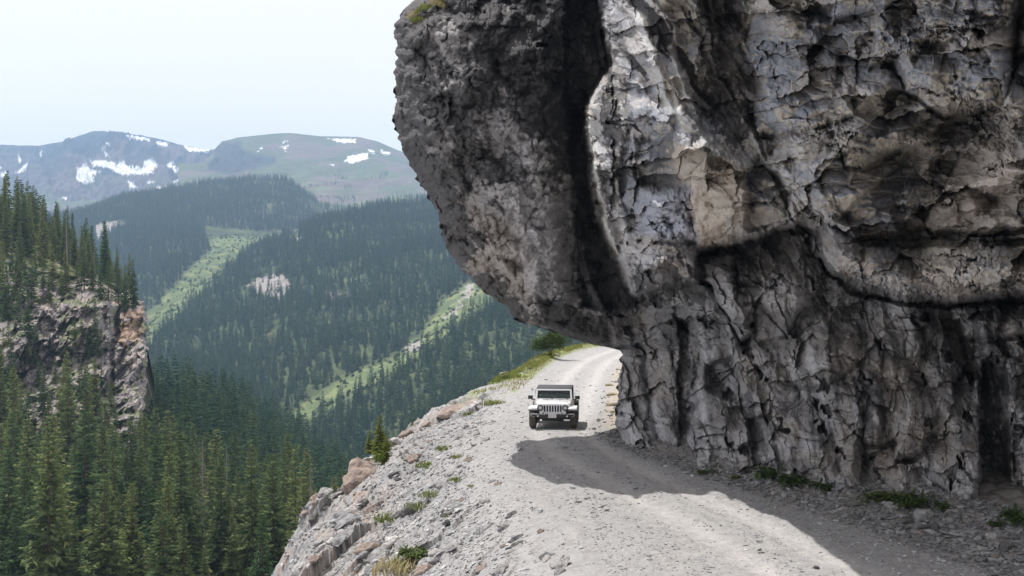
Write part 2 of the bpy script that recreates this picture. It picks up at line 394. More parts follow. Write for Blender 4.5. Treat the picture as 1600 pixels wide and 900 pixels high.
scoop = .6 * (chisel(kx * .9, ky * 1.0, 471, 1.3) - .4) + .20 * rgh * (chisel(kx * 2.4, ky * 2.8, 472, 1.4) - .4)
tiny = .05 * rgh * (chisel(kx * 11, ky * 12, 474, 1.5) - .4)
low_r = low_r - .55 * (chisel(lx * 1.0, ky * .6, 475, 1.2) - .4) - .20 * (chisel(lx * 2.8, ky * 1.7, 476, 1.4) - .4) + tiny + .55 * blocks(lx * .5, by_ * .42, 485, .8, .4, .8)[0] + .30 * blocks(lx * 1.2, by_ * .95, 486, .9, .4, .8)[0]
up_r = up_r - scoop + tiny
st = ca * .84 + cb * .54                                  # across the streaks
sa = -ca * .54 + cb * .84
str_r = .75 * ridged(st * .8, sa * .16, 3, 61) + .5 * (chisel(st * 1.5, sa * .4, 62, 1.2) - .4) + .18 * (chisel(st * 4, sa * 1.2, 63, 1.3) - .4)
f1, f2, cid = worley(ca * 3.2, cb * 3.6, 71)
cob = np.sqrt(np.clip(.30 - f1 * f1, 0, 1)) * (cid > .35)
f1b, f2b, cidb = worley(ca * 6.5, cb * 7.0, 73)
cobb = np.sqrt(np.clip(.28 - f1b * f1b, 0, 1)) * (cidb > .4)
nose_r = 1.1 * (chisel(kx * .4, ky * .4, 83, 1.2) - .4) + .85 * (chisel(kx * 1.1, ky * 1.2, 82, 1.5) - .4) + .42 * (chisel(kx * 2.8, ky * 2.8, 85, 1.6) - .4) + .17 * (chisel(kx * 7, ky * 7, 86, 1.6) - .4) - .4 * (chisel(kx * 1.6, ky * 1.5, 87, 1.4) - .4) - .2 * (chisel(kx * 4, ky * 4, 88, 1.5) - .4) + .16 * cob * sst(PY, 440, 150) + .08 * cobb * sst(PY, 520, 250)
pf, _, pc = worley(lx * 1.5 + .3 * gnoise(a * 4, b * 4, 31), ky * .8 + .25 * lx, 490)
pit = sst(.20 - pf, 0, .10) * (pc > .55)
low_r = low_r - .55 * pit
D = D - w_low * low_r - w_up * (1 - w_str) * up_r - w_str * (str_r + .35 * up_r) - w_nose * nose_r
# rounding away along the outline
dO = pdist(PX, PY, OUT)
wR = np.where(PY < 546, 75.0, 30.0); RR = np.where(PY < 546, 2.8, 1.0)
t = np.clip(1 - dO / wR, 0, 1)
D = D + RR * (1 - np.sqrt(np.clip(1 - t * t * .98, 0, 1)))
X, Y, Z = P(PX, PY, D)
# fine displacement along the surface normal
V = np.stack([X, Y, Z], -1)
du = np.gradient(V, axis=1); dv = np.gradient(V, axis=0)
Nn = np.cross(du, dv); Nn /= np.linalg.norm(Nn, axis=-1, keepdims=True) + 1e-9
Nn *= np.sign((Nn[..., 1:2] < 0) * 2 - 1.0)
fine = .05 * fbm(a * 5, b * 5, 4, 101, .6) + .04 * (chisel(a * 9, b * 9 , 102, 1.2) - .4) + .035 * ridged(a * 7, b * 4, 3, 103)
V = V + Nn * (fine * (0.15 + .75 * rgh + .6 * w_nose) * sst(dO, 0, 12))[..., None]
# colours (rock, varnish streaks, tan undersides)
def colmix(c, col, w):
    return c + (np.array(col) - c) * np.clip(w, 0, 1)[..., None]
n1 = fbm(a * .45, b * .45, 4, 111); n2 = fbm(a * 1.7, b * 1.7, 4, 112); n3 = fbm(a * 6, b * 6, 3, 113)
C = np.zeros(V.shape) + np.array([.24, .228, .225])
fu = blocks((kx + .12 * ky) * .8, (ky - .10 * kx) * 1.1, 480, .5, .6)[0]; fs_ = blocks(kx * 2.6, ky * 3.2, 481, .5, .5)[0]
C = C * (1 + .35 * UBl[0] + .30 * fu + .35 * fs_ + .22 * UB2[0] + .12 * n3)[..., None]
C = colmix(C, (.160, .170, .196), sst(n1 * .6 + fu * .7 + .3 * fs_ + .25 * n3, -.02, .14) * (w_up * .85 + .2))
C = colmix(C, (.235, .212, .188), sst(n1 + .4 * n2 + .3 * fu + .3 * n3, -.10, -.25) * .7)
C = colmix(C, (.36, .34, .325), sst(n2 * .5 + fs_ * .6 + .3 * n3, .34, .48) * .3 * (1 - w_nose * .5))
ndn = sst(-Nn[..., 2], .15, .5)                           # fresh tan rock underneath, with warm bounce light from the road painted in
C = colmix(C, (.31, .258, .20), ndn * w_up * sst(PX, 960, 1060) * .85)
J1 = blocks((kx + .15 * ky) * .7, (ky - .12 * kx) * 1.0, 482, .5, .7)[1]; J2 = blocks(lx * 1.6, ky * 1.3, 483, .5, .4)[1]; J3 = blocks(kx * 4, ky * 5, 484, .5, .4)[1]
jm1 = np.exp(-(J1 / .022) ** 2) * sst(fbm(a * .8, b * .8, 2, 158), -.02, .08); jm2 = np.exp(-(J2 / .045) ** 2) * sst(fbm(a * 1.1, b * 1.1, 2, 159), -.05, .06)
jm3 = np.exp(-(J3 / .10) ** 2) * sst(fbm(a * 1.5, b * 1.5, 2, 160), .0, .12)
C = C * (1 - .75 * np.clip(jm1 * w_up * (1 - w_str) + jm2 * .45 + .35 * jm3, 0, 1))[..., None]
# black wet staining below the big ledge, with the undercut's shade painted in
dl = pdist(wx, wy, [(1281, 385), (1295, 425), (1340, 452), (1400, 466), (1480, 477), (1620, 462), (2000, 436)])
seep_shade = sst(fbm(a * 1.6 + .5 * b, b * .35, 4, 162) + .35 * n3 + 1.0 * np.exp(-dl / 22.0) * (sU < 4) - .05, .12, .22) * (sU < 6) * sst(130 - dl, 0, 60) * sst(PX, 1230, 1290)
C = colmix(C, (.035, .034, .036), seep_shade * .6)
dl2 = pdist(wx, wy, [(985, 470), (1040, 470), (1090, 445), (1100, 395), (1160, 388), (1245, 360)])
C = colmix(C, (.03, .028, .028), sst(fbm(a * 1.6 + .5 * b, b * .5, 4, 163) + .35 * n3 + .9 * np.exp(-dl2 / 16.0), .38, .46) * (sU < 6) * sst(90 - dl2, 0, 40) * .7 * sst(PX, 960, 1000) * (1 - sst(PX, 1240, 1290)))  # streaky stain and undercut shade painted below the lip's left part
nearlip = np.exp(-np.clip(sdf(wx, wy, U), 0, 999) / 60.0) * w_up
C = colmix(C, (.25, .215, .18), nearlip * .35 * sst(PX, 1000, 1060))
C = colmix(C, (.29, .235, .19), sst(sdf(wx, wy, [(1040, 225), (1110, 235), (1160, 262), (1166, 366), (1130, 384), (1090, 384), (1075, 310), (1050, 260)]), -10, 10) * .95)
C = colmix(C, (.26, .23, .20), sst(sdf(wx, wy, [(1500, 240), (1600, 130), (1600, 355), (1457, 366), (1443, 350)]), -10, 18) * .8)
C = colmix(C, (.30, .25, .20), sst(sdf(wx, wy, [(660, 290), (760, 330), (850, 390), (820, 480), (860, 520), (960, 530), (920, 545), (800, 500), (720, 430), (690, 385)]), -20, 20) * .75)
C = colmix(C, (.36, .31, .27), sst(sdf(wx, wy, [(1370, 560), (1480, 600), (1480, 690), (1430, 780), (1340, 770)]), -20, 40) * .4)
C = colmix(C, (.42, .41, .43), sst(sdf(wx, wy, [(986, -40), (1018, -40), (1018, 42), (1003, 44), (988, 10)]), -4, 5) * .9)
C = colmix(C, (.20, .215, .26), sst(sdf(wx, wy, [(1000, 300), (1080, 290), (1083, 375), (995, 372)]), -10, 10) * .8)
C = colmix(C, (.31, .295, .29), sst(sdf(wx, wy, [(912, 160), (935, 130), (945, 180), (940, 270), (975, 360), (1000, 400), (950, 400), (935, 340), (920, 260)]), -6, 6) * .85)
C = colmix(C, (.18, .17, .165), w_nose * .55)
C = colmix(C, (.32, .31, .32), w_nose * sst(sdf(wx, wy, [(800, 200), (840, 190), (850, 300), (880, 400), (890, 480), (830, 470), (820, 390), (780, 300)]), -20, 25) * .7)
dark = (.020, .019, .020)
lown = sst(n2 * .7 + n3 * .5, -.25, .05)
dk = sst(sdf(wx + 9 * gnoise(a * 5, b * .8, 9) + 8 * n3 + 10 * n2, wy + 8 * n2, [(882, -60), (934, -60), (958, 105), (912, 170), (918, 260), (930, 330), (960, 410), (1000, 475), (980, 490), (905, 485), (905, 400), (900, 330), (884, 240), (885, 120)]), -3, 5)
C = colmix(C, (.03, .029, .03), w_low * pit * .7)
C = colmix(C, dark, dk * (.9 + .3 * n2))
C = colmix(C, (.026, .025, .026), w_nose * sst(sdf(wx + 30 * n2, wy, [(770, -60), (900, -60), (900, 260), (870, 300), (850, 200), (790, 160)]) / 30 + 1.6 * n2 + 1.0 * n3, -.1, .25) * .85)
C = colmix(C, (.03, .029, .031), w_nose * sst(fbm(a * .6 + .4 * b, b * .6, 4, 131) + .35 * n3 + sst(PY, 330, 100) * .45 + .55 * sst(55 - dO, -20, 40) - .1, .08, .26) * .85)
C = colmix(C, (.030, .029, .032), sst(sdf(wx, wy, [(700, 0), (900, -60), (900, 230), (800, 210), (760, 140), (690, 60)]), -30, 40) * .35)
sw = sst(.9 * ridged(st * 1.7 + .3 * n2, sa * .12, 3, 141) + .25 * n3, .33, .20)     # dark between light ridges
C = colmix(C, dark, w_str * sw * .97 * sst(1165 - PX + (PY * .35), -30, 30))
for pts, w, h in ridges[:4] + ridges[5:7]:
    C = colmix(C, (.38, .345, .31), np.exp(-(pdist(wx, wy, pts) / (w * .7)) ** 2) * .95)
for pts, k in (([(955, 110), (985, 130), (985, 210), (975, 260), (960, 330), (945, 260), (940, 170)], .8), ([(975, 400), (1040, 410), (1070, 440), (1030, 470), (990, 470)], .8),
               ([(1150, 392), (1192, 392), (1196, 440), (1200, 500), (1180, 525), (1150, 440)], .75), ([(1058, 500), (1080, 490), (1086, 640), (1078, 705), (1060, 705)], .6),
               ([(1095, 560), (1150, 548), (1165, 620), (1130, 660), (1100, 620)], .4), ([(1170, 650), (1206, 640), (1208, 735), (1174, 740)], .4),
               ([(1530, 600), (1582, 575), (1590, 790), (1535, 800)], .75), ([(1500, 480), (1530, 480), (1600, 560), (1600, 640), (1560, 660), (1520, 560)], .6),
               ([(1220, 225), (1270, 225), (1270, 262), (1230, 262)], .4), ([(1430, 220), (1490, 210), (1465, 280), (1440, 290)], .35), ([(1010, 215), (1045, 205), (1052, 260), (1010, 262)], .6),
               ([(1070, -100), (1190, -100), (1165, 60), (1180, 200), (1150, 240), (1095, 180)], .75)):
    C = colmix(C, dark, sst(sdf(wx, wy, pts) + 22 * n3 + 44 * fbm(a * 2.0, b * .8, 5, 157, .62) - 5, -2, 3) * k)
C = colmix(C, (.16, .10, .045), sst(sdf(wx, wy, [(1470, 500), (1492, 500), (1512, 560), (1530, 590), (1522, 600), (1485, 555)]), -4, 6) * .6 * sst(n3, -.3, .2))
drip = sst(gnoise(a * 3.5 + .6 * b, b * .35, 151) + .3 * n3, .28, .5) * sst(PY, 480, 560)
C = colmix(C, (.05, .05, .055), drip * .75)
C = colmix(C, (.42, .41, .42), w_low * sst(gnoise(a * 2.3 + .5 * b, b * .4, 155) + .3 * n3, .25, .5) * .5)
C = colmix(C, (.03, .028, .028), sst(n3 + .3 * n2, .42, .5) * .5)
C = np.minimum(C * (1.55 - .25 * w_nose - .32 * w_low)[..., None], .42)
C = C * .8 + C.mean(-1, keepdims=True) * .2
nr, nc = PX.shape
# back of the mass behind the outline: it closes away from the road
kb = 24; tb = (np.arange(1, kb + 1) / kb)[None, :]
bp = xl[:, None] + np.where(rows < 546, 330, 60)[:, None] * tb ** 1.6
bpy_ = rows[:, None] - np.where(rows < 546, 150, 0)[:, None] * tb ** 1.3
bD = D[:, :1] + np.where(rows < 546, 7.0, 14.0)[:, None] * tb
bx, by, bz = P(bp, bpy_, bD + .4 * fbm(bp / 30, bpy_ / 30, 4, 161))
B = np.stack([bx, by, bz], -1)[:, ::-1]
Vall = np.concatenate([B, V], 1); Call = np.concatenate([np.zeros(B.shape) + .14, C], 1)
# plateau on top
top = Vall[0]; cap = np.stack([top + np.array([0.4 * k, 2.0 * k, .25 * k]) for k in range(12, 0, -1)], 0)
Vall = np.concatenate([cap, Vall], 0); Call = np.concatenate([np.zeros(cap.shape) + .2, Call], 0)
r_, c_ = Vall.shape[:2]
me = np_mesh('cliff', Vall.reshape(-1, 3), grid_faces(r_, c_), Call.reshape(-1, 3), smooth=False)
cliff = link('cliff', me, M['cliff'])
tag(cliff, kind='structure')

# ------------------------------------------------------------------ the shelf: gravel road and rocky slope
_ly = [0, 20, 25.5, 32, 40, 48, 58, 70, 84, 97, 114, 130, 170]
_lx = [2.2, 1.9, 1.7, .8, -.4, -.5, .3, 1.27, 2.6, 4.0, 7.1, 13, 40]
_ry = [0, 20, 25, 28, 32, 36, 40, 44, 48, 50, 70, 84, 97, 114, 130, 170]
_rx = [15, 12.6, 11.2, 10.2, 8.7, 6.9, 5.4, 4.2, 3.9, 4.1, 5.9, 7.4, 9.4, 13, 20, 48]
_sy = [0, 25, 35, 40, 47, 53, 57, 64, 76, 92, 110, 160]
_sv = [.55, .60, .60, .57, .34, .26, .24, .18, .08, .02, .0, .0]
_dv = [8, 8, 7.2, 6.6, 6.3, 5.5, 5.0, 4.5, 3.3, 2.1, 3.0, 3.0]
def smooth1(y, ys, vs):
    return sum(np.interp(y + o, ys, vs) for o in (-3, -1.5, 0, 1.5, 3)) / 5
def ground_parts(x, y):
    xL = smooth1(y, _ly, _lx); xR = smooth1(y, _ry, _rx)
    return xL - x, x - xR
def ground_z(x, y, detail=True):
    d, e = ground_parts(x, y)
    s = smooth1(y, _sy, _sv); db = smooth1(y, _sy, _dv)
    jag = .9 * gnoise(y * .35, y * 0, 201) + .5 * gnoise(y * 1.1, x * .2, 202)
    base_ = -.03 * splus(y - 44, 2.0)
    z = base_ - s * splus(d - .6, .5) - 1.5 * splus(d - db - jag, .25)
    z = z + .38 * splus(e + .5 - .5 * sst(y, 46, 50), .3) * np.exp(-np.maximum(e, 0) * .15)
    z = z + .32 * np.exp(-((d - 1.5) / .9) ** 2) * sst(y, 70, 84)
    if detail:
        ws_ = sst(d, .3, 2.6)
        we = sst(e, -1.2, .4) * (1 - .8 * sst(y, 46, 49))
        yr = y * .93 + x * .36; xr = x * .93 - y * .36 + .4 * gnoise(x * .5, y * .5, 212)
        slab = .95 * (chisel(xr * .5, yr * .17, 211, 1.0) - .4) + .50 * blocks(xr * .6, yr * .20, 216, .7, .3)[0] + .17 * blocks(xr * 1.5, yr * .5, 213, .9, .3)[0] + .06 * blocks(xr * 4.2, yr * 1.9, 214, 1.0, .3)[0] + .05 * blocks(xr * 10, yr * 6, 215, 1.2, .3)[0]
        z = z + ws_ * slab * (.30 + .70 * sst(d, 1.5, 4.5)) * (1 - .8 * sst(y, 64, 74))
        z = z + we * (.18 * (chisel(x * 1.6, y * 1.2, 221, 1) - .4) + .07 * (chisel(x * 5, y * 3.5, 222, 1) - .4))
        rd = (1 - ws_) * (1 - we)
        u = -d / np.maximum((-d - e) + 1e-3, 1)      # unused across
        mid = (d - e) * .5                            # metres left of the road's centre
        z = z + rd * (-.07 * (np.exp(-((mid - .9) / .38) ** 2) + np.exp(-((mid + .9) / .38) ** 2)) * (.6 + .6 * gnoise(x * .4, y * .3, 5)) + .05 * fbm(x * .5, y * .35, 3, 231))
        z = z + .022 * fbm(x * 3.5, y * 3.0, 4, 232, .7) * (1 + ws_)
    return z
iy = np.linspace(1 / 9.0, 1 / 170.0, 1100); yv = 1 / iy
iy2 = np.linspace(1 / 24.0, 1 / 130.0, 1000)
yv = np.unique(np.round(np.r_[np.linspace(7, 24, 60), 1 / iy2, np.linspace(131, 175, 20)], 5))
pxc = np.r_[np.linspace(-900, 320, 60), np.arange(330, 1640, 1.7), np.linspace(1645, 2300, 40)]
GY = np.repeat(yv[:, None], len(pxc), 1); GX = (pxc[None, :] - 800) / FPX * GY
GZ = ground_z(GX, GY)
d, e = ground_parts(GX, GY)
g1 = fbm(GX * .6, GY * .35, 4, 241); g2 = fbm(GX * 2.5, GY * 1.6, 4, 242); g3 = fbm(GX * 9, GY * 7, 3, 243)
C = np.zeros(GX.shape + (3,)) + np.array([.30, .295, .29])
mid = (d - e) * .5
trk = np.exp(-((mid - .9) / .45) ** 2) + np.exp(-((mid + .9) / .45) ** 2)
C = colmix(C, (.40, .386, .37), trk * .85 * (1 - sst(d, 0, 1)) + .25 * sst(g1, 0, .3))
C = colmix(C, (.25, .243, .24), sst(g2 + .5 * g1 + .5 * g3, .02, .22) * (.35 + .45 * (1 - np.clip(trk, 0, 1))))
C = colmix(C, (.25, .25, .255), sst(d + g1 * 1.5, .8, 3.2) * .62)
C = colmix(C, (.33, .295, .27), sst(d, 2.5, 5) * sst(g1 + .4 * g2, -.1, .2) * .8)
C = colmix(C, (.28, .19, .14), sst(d, 3, 5) * sst(fbm(GX * .5, GY * .25, 3, 251) + .3 * g2, .22, .42) * .75)
C = colmix(C, (.45, .44, .43), sst(g3 + .4 * g2, .2, .45) * .5)
C = colmix(C, (.12, .115, .11), sst(g3, -.2, -.45) * .35 * sst(d, .5, 2.5))
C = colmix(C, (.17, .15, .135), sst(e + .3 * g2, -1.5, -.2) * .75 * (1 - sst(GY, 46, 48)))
C = colmix(C, (.33, .28, .21), sst(e + .3 * g2, -.8, .1) * .7 * sst(GY, 46, 48))
C = colmix(C, (.17, .21, .06), sst(d, .2, .9) * sst(GY, 62, 72) * sst(g1 + .5 * g2 + sst(GY, 70, 84) * .35, -.05, .2) * .85)
C = colmix(C, (.13, .12, .095), sst(d, 8.5, 10.5) * .9)
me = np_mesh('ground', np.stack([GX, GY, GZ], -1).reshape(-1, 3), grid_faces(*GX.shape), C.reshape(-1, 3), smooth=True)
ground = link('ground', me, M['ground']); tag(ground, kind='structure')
def gz(x, y): return float(ground_z(np.array([float(x)]), np.array([float(y)]))[0])
def ray_ground(px, py):
    """where the sight line through a photo pixel first meets the shelf"""
    Ds = np.linspace(18, 130, 4000); x, y, z = P(px + 0 * Ds, py, Ds)
    g = ground_z(x, y); i = np.argmax(z < g)
    if not (z < g).any(): i = int(np.argmin(z - g))
    return float(x[i]), float(y[i]), float(g[i])

# ------------------------------------------------------------------ hills and mountains (height fields by bearing and distance)
def terrain(name, tab, D0, D1, px0, px1, nd, npx, mat, noise, color, sm=3):
    lD = np.linspace(math.log(D0), math.log(D1), nd); Ds = np.exp(lD); pxs = np.linspace(px0, px1, npx)
    ks = sorted(tab); A = []
    for k in ks:
        t = tab[k]; dd = np.array([q[0] for q in t], float); pp = np.array([q[1] for q in t], float)
        A.append(CAMZ - (np.interp(Ds, dd, pp) - 400) / FPX * Ds)
    A = np.array(A)
    G = np.array([[0.0]]); G = np.stack([np.interp(pxs, ks, A[:, j]) for j in range(nd)], 0)
    for _ in range(sm):
        G[1:-1] = (G[:-2] + 2 * G[1:-1] + G[2:]) / 4; G[:, 1:-1] = (G[:, :-2] + 2 * G[:, 1:-1] + G[:, 2:]) / 4
    DD = np.repeat(Ds[:, None], npx, 1); PP = np.repeat(pxs[None, :], nd, 0); XX = (PP - 800) / FPX * DD
    G = G + noise(XX, DD, PP, G)
    py = 400 - (G - CAMZ) * FPX / DD
    c = color(XX, DD, PP, py)
    me = np_mesh(name, np.stack([XX, DD, G], -1).reshape(-1, 3), grid_faces(nd, npx), c.reshape(-1, 3), smooth=True)
    o = link(name, me, mat); tag(o, kind='structure')
    def q(x, y):
        x = np.asarray(x, float); y = np.asarray(y, float)
        fj = (np.log(y) - lD[0]) / (lD[-1] - lD[0]) * (nd - 1); fi = (x / y * FPX + 800 - px0) / (px1 - px0) * (npx - 1)
        j = np.clip(fj.astype(int), 0, nd - 2); i = np.clip(fi.astype(int), 0, npx - 2); u = np.clip(fj - j, 0, 1); v = np.clip(fi - i, 0, 1)
        return (G[j, i] * (1 - u) * (1 - v) + G[j + 1, i] * u * (1 - v) + G[j, i + 1] * (1 - u) * v + G[j + 1, i + 1] * u * v)
    q.py = py; q.PP = PP
    return q
T_N = {-250: [(100, 1100), (200, 860), (260, 740), (330, 700), (500, 700), (1000, 760)], 0: [(100, 1090), (190, 890), (250, 735), (300, 695), (500, 690), (1000, 760)],
       150: [(100, 1090), (190, 895), (260, 755), (330, 705), (500, 650), (650, 680), (1000, 760)], 250: [(100, 1100), (190, 905), (300, 780), (400, 685), (460, 630), (600, 690), (1000, 760)],
       350: [(100, 1110), (190, 920), (300, 805), (420, 708), (540, 655), (700, 720), (1000, 790)], 450: [(100, 1130), (190, 940), (300, 845), (450, 752), (620, 705), (800, 760), (1000, 800)],
       550: [(100, 1150), (190, 970), (300, 895), (450, 812), (680, 765), (850, 790), (1000, 800)], 750: [(100, 1250), (300, 950), (500, 880), (700, 840), (1000, 800)]}
T_A = {150: [(600, 900), (900, 760), (1300, 600), (1600, 600), (2600, 560)], 220: [(600, 900), (850, 720), (1100, 600), (1300, 545), (1480, 512), (1700, 540), (2600, 520)],
       260: [(600, 900), (850, 710), (1100, 590), (1350, 530), (1550, 488), (1700, 500), (2600, 480)], 300: [(600, 900), (850, 700), (1050, 610), (1300, 540), (1700, 450), (1850, 448), (2600, 470)],
       400: [(600, 850), (750, 740), (950, 660), (1200, 570), (1600, 450), (1950, 388), (2100, 392), (2600, 450)], 500: [(600, 830), (850, 700), (950, 650), (1200, 540), (1600, 430), (2000, 350), (2200, 354), (2600, 420)],
       600: [(600, 780), (800, 690), (1000, 595), (1250, 520), (1600, 420), (2100, 328), (2300, 330), (2600, 380)], 700: [(600, 720), (700, 655), (900, 580), (1150, 500), (1250, 475), (1600, 390), (2200, 315), (2600, 330)],
       800: [(600, 680), (750, 620), (950, 540), (1200, 460), (1400, 420), (1700, 370), (2300, 300), (2600, 300)], 1100: [(600, 600), (750, 560), (950, 500), (1200, 430), (1500, 380), (2300, 280), (2600, 280)]}
T_C = {-150: [(1200, 640), (1600, 540), (2000, 450), (2500, 372), (2800, 348), (3200, 360), (3700, 385)], 60: [(1200, 640), (1600, 540), (2000, 450), (2500, 372), (2800, 348), (3200, 360), (3700, 385)],
       120: [(1200, 640), (1600, 520), (2000, 430), (2400, 370), (2800, 337), (3100, 344), (3700, 375)], 200: [(1200, 640), (1550, 540), (1900, 450), (2400, 368), (3000, 312), (3200, 314), (3700, 345)],
       260: [(1200, 620), (1600, 500), (1900, 430), (2400, 362), (3100, 301), (3700, 325)], 330: [(1200, 620), (1700, 455), (2250, 380), (2300, 373), (2550, 368), (2800, 335), (3200, 290), (3700, 305)],
       400: [(1200, 600), (1800, 425), (2300, 376), (2600, 367), (2850, 330), (3300, 283), (3700, 290)], 450: [(1200, 600), (1800, 405), (2350, 374), (2600, 366), (2900, 327), (3300, 284), (3700, 295)],
       500: [(1200, 600), (1800, 400), (2400, 372), (2700, 354), (3000, 340), (3300, 322), (3700, 318)], 620: [(1200, 600), (1800, 400), (2400, 372), (3000, 348), (3700, 332)]}
def mt(lst, prof, ridgeD, tail=14):
    return {px: [(dd, pp) for dd, pp in prof(px, py)] + [(ridgeD, py), (ridgeD * 1.08, py + tail)] for px, py in lst}
T_M1 = mt([(-150, 224), (-60, 228), (0, 227), (60, 228), (100, 222), (128, 211), (150, 205), (185, 206), (240, 215), (280, 226), (320, 234), (350, 233), (440, 245)],
          lambda px, py: [(3500, 420), (4400, 345), (5000, 305), (5500, 278), (5900, 258), (6150, py + 16)], 6500)
T_M2 = mt([(280, 262), (320, 256), (335, 236), (350, 222), (372, 215), (430, 209), (455, 208), (500, 213), (560, 214), (590, 221), (620, 234), (660, 248), (720, 262), (900, 290)],
          lambda px, py: [(3000, 400), (3400, 345), (3900, 316), (4400, 286), (4900, 258 if px < 600 else max(258, py + 18))], 5500)
def nzA(X, Y, PP, G): return 14 * fbm(X / 160, Y / 220, 4, 301) + 4 * ridged(X / 50, Y / 60, 3, 302)
gullies = {'low': [(690, 470), (735, 440), (775, 470), (700, 525), (640, 565), (560, 615), (500, 650), (430, 660), (520, 600), (620, 555), (670, 510)],
           'meadow': [(325, 372), (465, 366), (405, 385), (372, 405), (350, 430), (300, 470), (262, 510), (232, 540), (222, 500), (255, 465), (305, 415), (332, 390)],
           'strip': [(700, 470), (735, 440), (745, 455), (700, 500), (640, 555), (600, 590), (620, 560), (680, 515)]}
def gmask(px, py, k=1.0):
    n = 6 * gnoise(px / 18, py / 12, 310)
    return np.maximum(sdf(px + n, py, gullies['low']), sdf(px + n, py, gullies['meadow']))
GRN, DRK, PAL = (.128, .165, .074), (.05, .066, .032), (.30, .27, .255)
rocksA = [[(390, 440), (420, 424), (450, 432), (455, 455), (430, 465), (395, 458)], [(505, 458), (545, 455), (550, 468), (515, 472)], [(455, 372), (480, 362), (478, 375), (458, 378)], [(150, 352), (180, 345), (205, 350), (185, 358), (165, 368), (150, 378)], [(690, 500), (720, 470), (730, 440), (742, 450), (715, 490)], [(620, 545), (665, 525), (650, 550)]]
def colA(X, Y, PP, py):
    c = np.zeros(X.shape + (3,)) + np.array(DRK); n = fbm(X / 60, Y / 60, 4, 320)
    c = colmix(c, (.10, .12, .05), sst(n, 0, .3) * .7)
    g = sst(gmask(PP, py), -4, 4); c = colmix(c, GRN, g * (.75 + .5 * n)); c = colmix(c, (.22, .24, .10), g * sst(fbm(X / 25, Y / 25, 3, 321), .05, .3) * .6)
    for r in rocksA: c = colmix(c, PAL, sst(sdf(PP + 9 * gnoise(PP / 8, py / 5, 9), py + 4 * gnoise(PP / 5, py / 4, 19), r) + 5 * n, -1, 2) * (.6 + .4 * sst(fbm(X / 9, Y / 9, 3, 325), -.3, .2)))
    return c
qN = terrain('near_slope', T_N, 100, 1000, -250, 750, 260, 300, M['hill'], lambda X, Y, PP, G: 3.5 * fbm(X / 35, Y / 35, 4, 303),
             lambda X, Y, PP, py: colmix(np.zeros(X.shape + (3,)) + np.array((.05, .05, .03)), (.15, .17, .07), sst(fbm(X / 20, Y / 20, 4, 322), .1, .35)))
qA = terrain('valley_hill', T_A, 600, 2600, 150, 1100, 420, 560, M['hill'], nzA, colA)
qC = terrain('far_hill', T_C, 1200, 3700, -150, 620, 420, 480, M['hill'], lambda X, Y, PP, G: nzA(X, Y, PP, G) * sst(np.abs(Y - 2450), 60, 300) * 1.0, colA)
def snowmask(PP, py, polys, w=1.2):
    n = 3.6 * fbm(PP / 7, py / 4, 4, 331, .7); s = np.full(PP.shape, -99.0)
    for p in polys: s = np.maximum(s, sdf(PP + n, py + .6 * n, p))
    return sst(s + 5.0 * fbm(PP / 5, py / 2.2, 4, 332, .65) - .6, -w * .4, w * .4)
SN1 = [[(140, 252), (165, 250), (185, 256), (195, 250), (200, 260), (215, 266), (238, 263), (240, 272), (190, 274), (170, 262), (148, 260)], [(120, 268), (135, 255), (146, 268), (148, 285), (130, 288), (120, 280)],
       [(200, 258), (225, 262), (228, 252), (238, 247), (250, 260), (238, 268), (215, 266)], [(160, 228), (165, 230), (171, 245), (166, 247)], [(200, 211), (236, 216), (236, 221), (205, 217)], [(244, 221), (266, 224), (262, 230), (250, 229)],
       [(288, 228), (332, 234), (326, 238), (294, 237)], [(262, 256), (270, 252), (276, 262), (264, 264)], [(272, 263), (288, 261), (286, 268), (273, 269)], [(200, 281), (206, 283), (216, 293), (204, 295)], [(242, 291), (262, 291), (262, 296), (244, 296)],
       [(272, 282), (280, 280), (281, 291), (270, 294)], [(230, 283), (240, 281), (240, 287), (231, 287)], [(25, 270), (46, 254), (42, 266), (30, 273)], [(0, 259), (7, 262), (0, 264)], [(30, 238), (35, 250), (31, 257)], [(168, 224), (176, 224), (176, 228), (168, 228)],
       [(0, 272), (10, 268), (14, 274), (4, 279)], [(62, 238), (68, 236), (66, 246)], [(100, 306), (107, 309), (104, 313), (98, 311)], [(120, 262), (160, 268), (150, 274), (125, 274)]]
SN2 = [[(402, 237), (413, 227), (411, 233), (405, 239)], [(443, 222), (451, 220), (450, 224), (443, 224)], [(439, 231), (452, 227), (447, 237), (443, 231)], [(513, 217), (557, 217), (557, 223), (538, 225)],
       [(538, 252), (545, 243), (570, 240), (576, 237), (575, 249), (548, 256)], [(575, 234), (587, 236), (586, 240), (577, 239)], [(595, 235), (610, 238), (609, 243), (597, 241)], [(521, 320), (533, 321), (531, 329), (524, 328)], [(512, 258), (524, 257), (522, 259)]]
def colM1(X, Y, PP, py):
    n = fbm(X / 300, Y / 500, 4, 341); c = np.zeros(X.shape + (3,)) + np.array((.13, .105, .11))
    c = colmix(c, (.035, .043, .06), sst(n + sst(py, 262, 222) * .45 - .05 * 0, .05, .25) * .9)
    c = colmix(c, (.12, .15, .08), sst(py, 268, 300) * sst(n, -.2, .1) * .8)
    c = colmix(c, (.07, .085, .10), sst(sdf(PP, py, [(-50, 228), (60, 230), (110, 225), (100, 260), (60, 300), (-50, 330)]), -10, 10) * .4)
    return colmix(c, (.85, .87, .9), snowmask(PP, py, SN1))
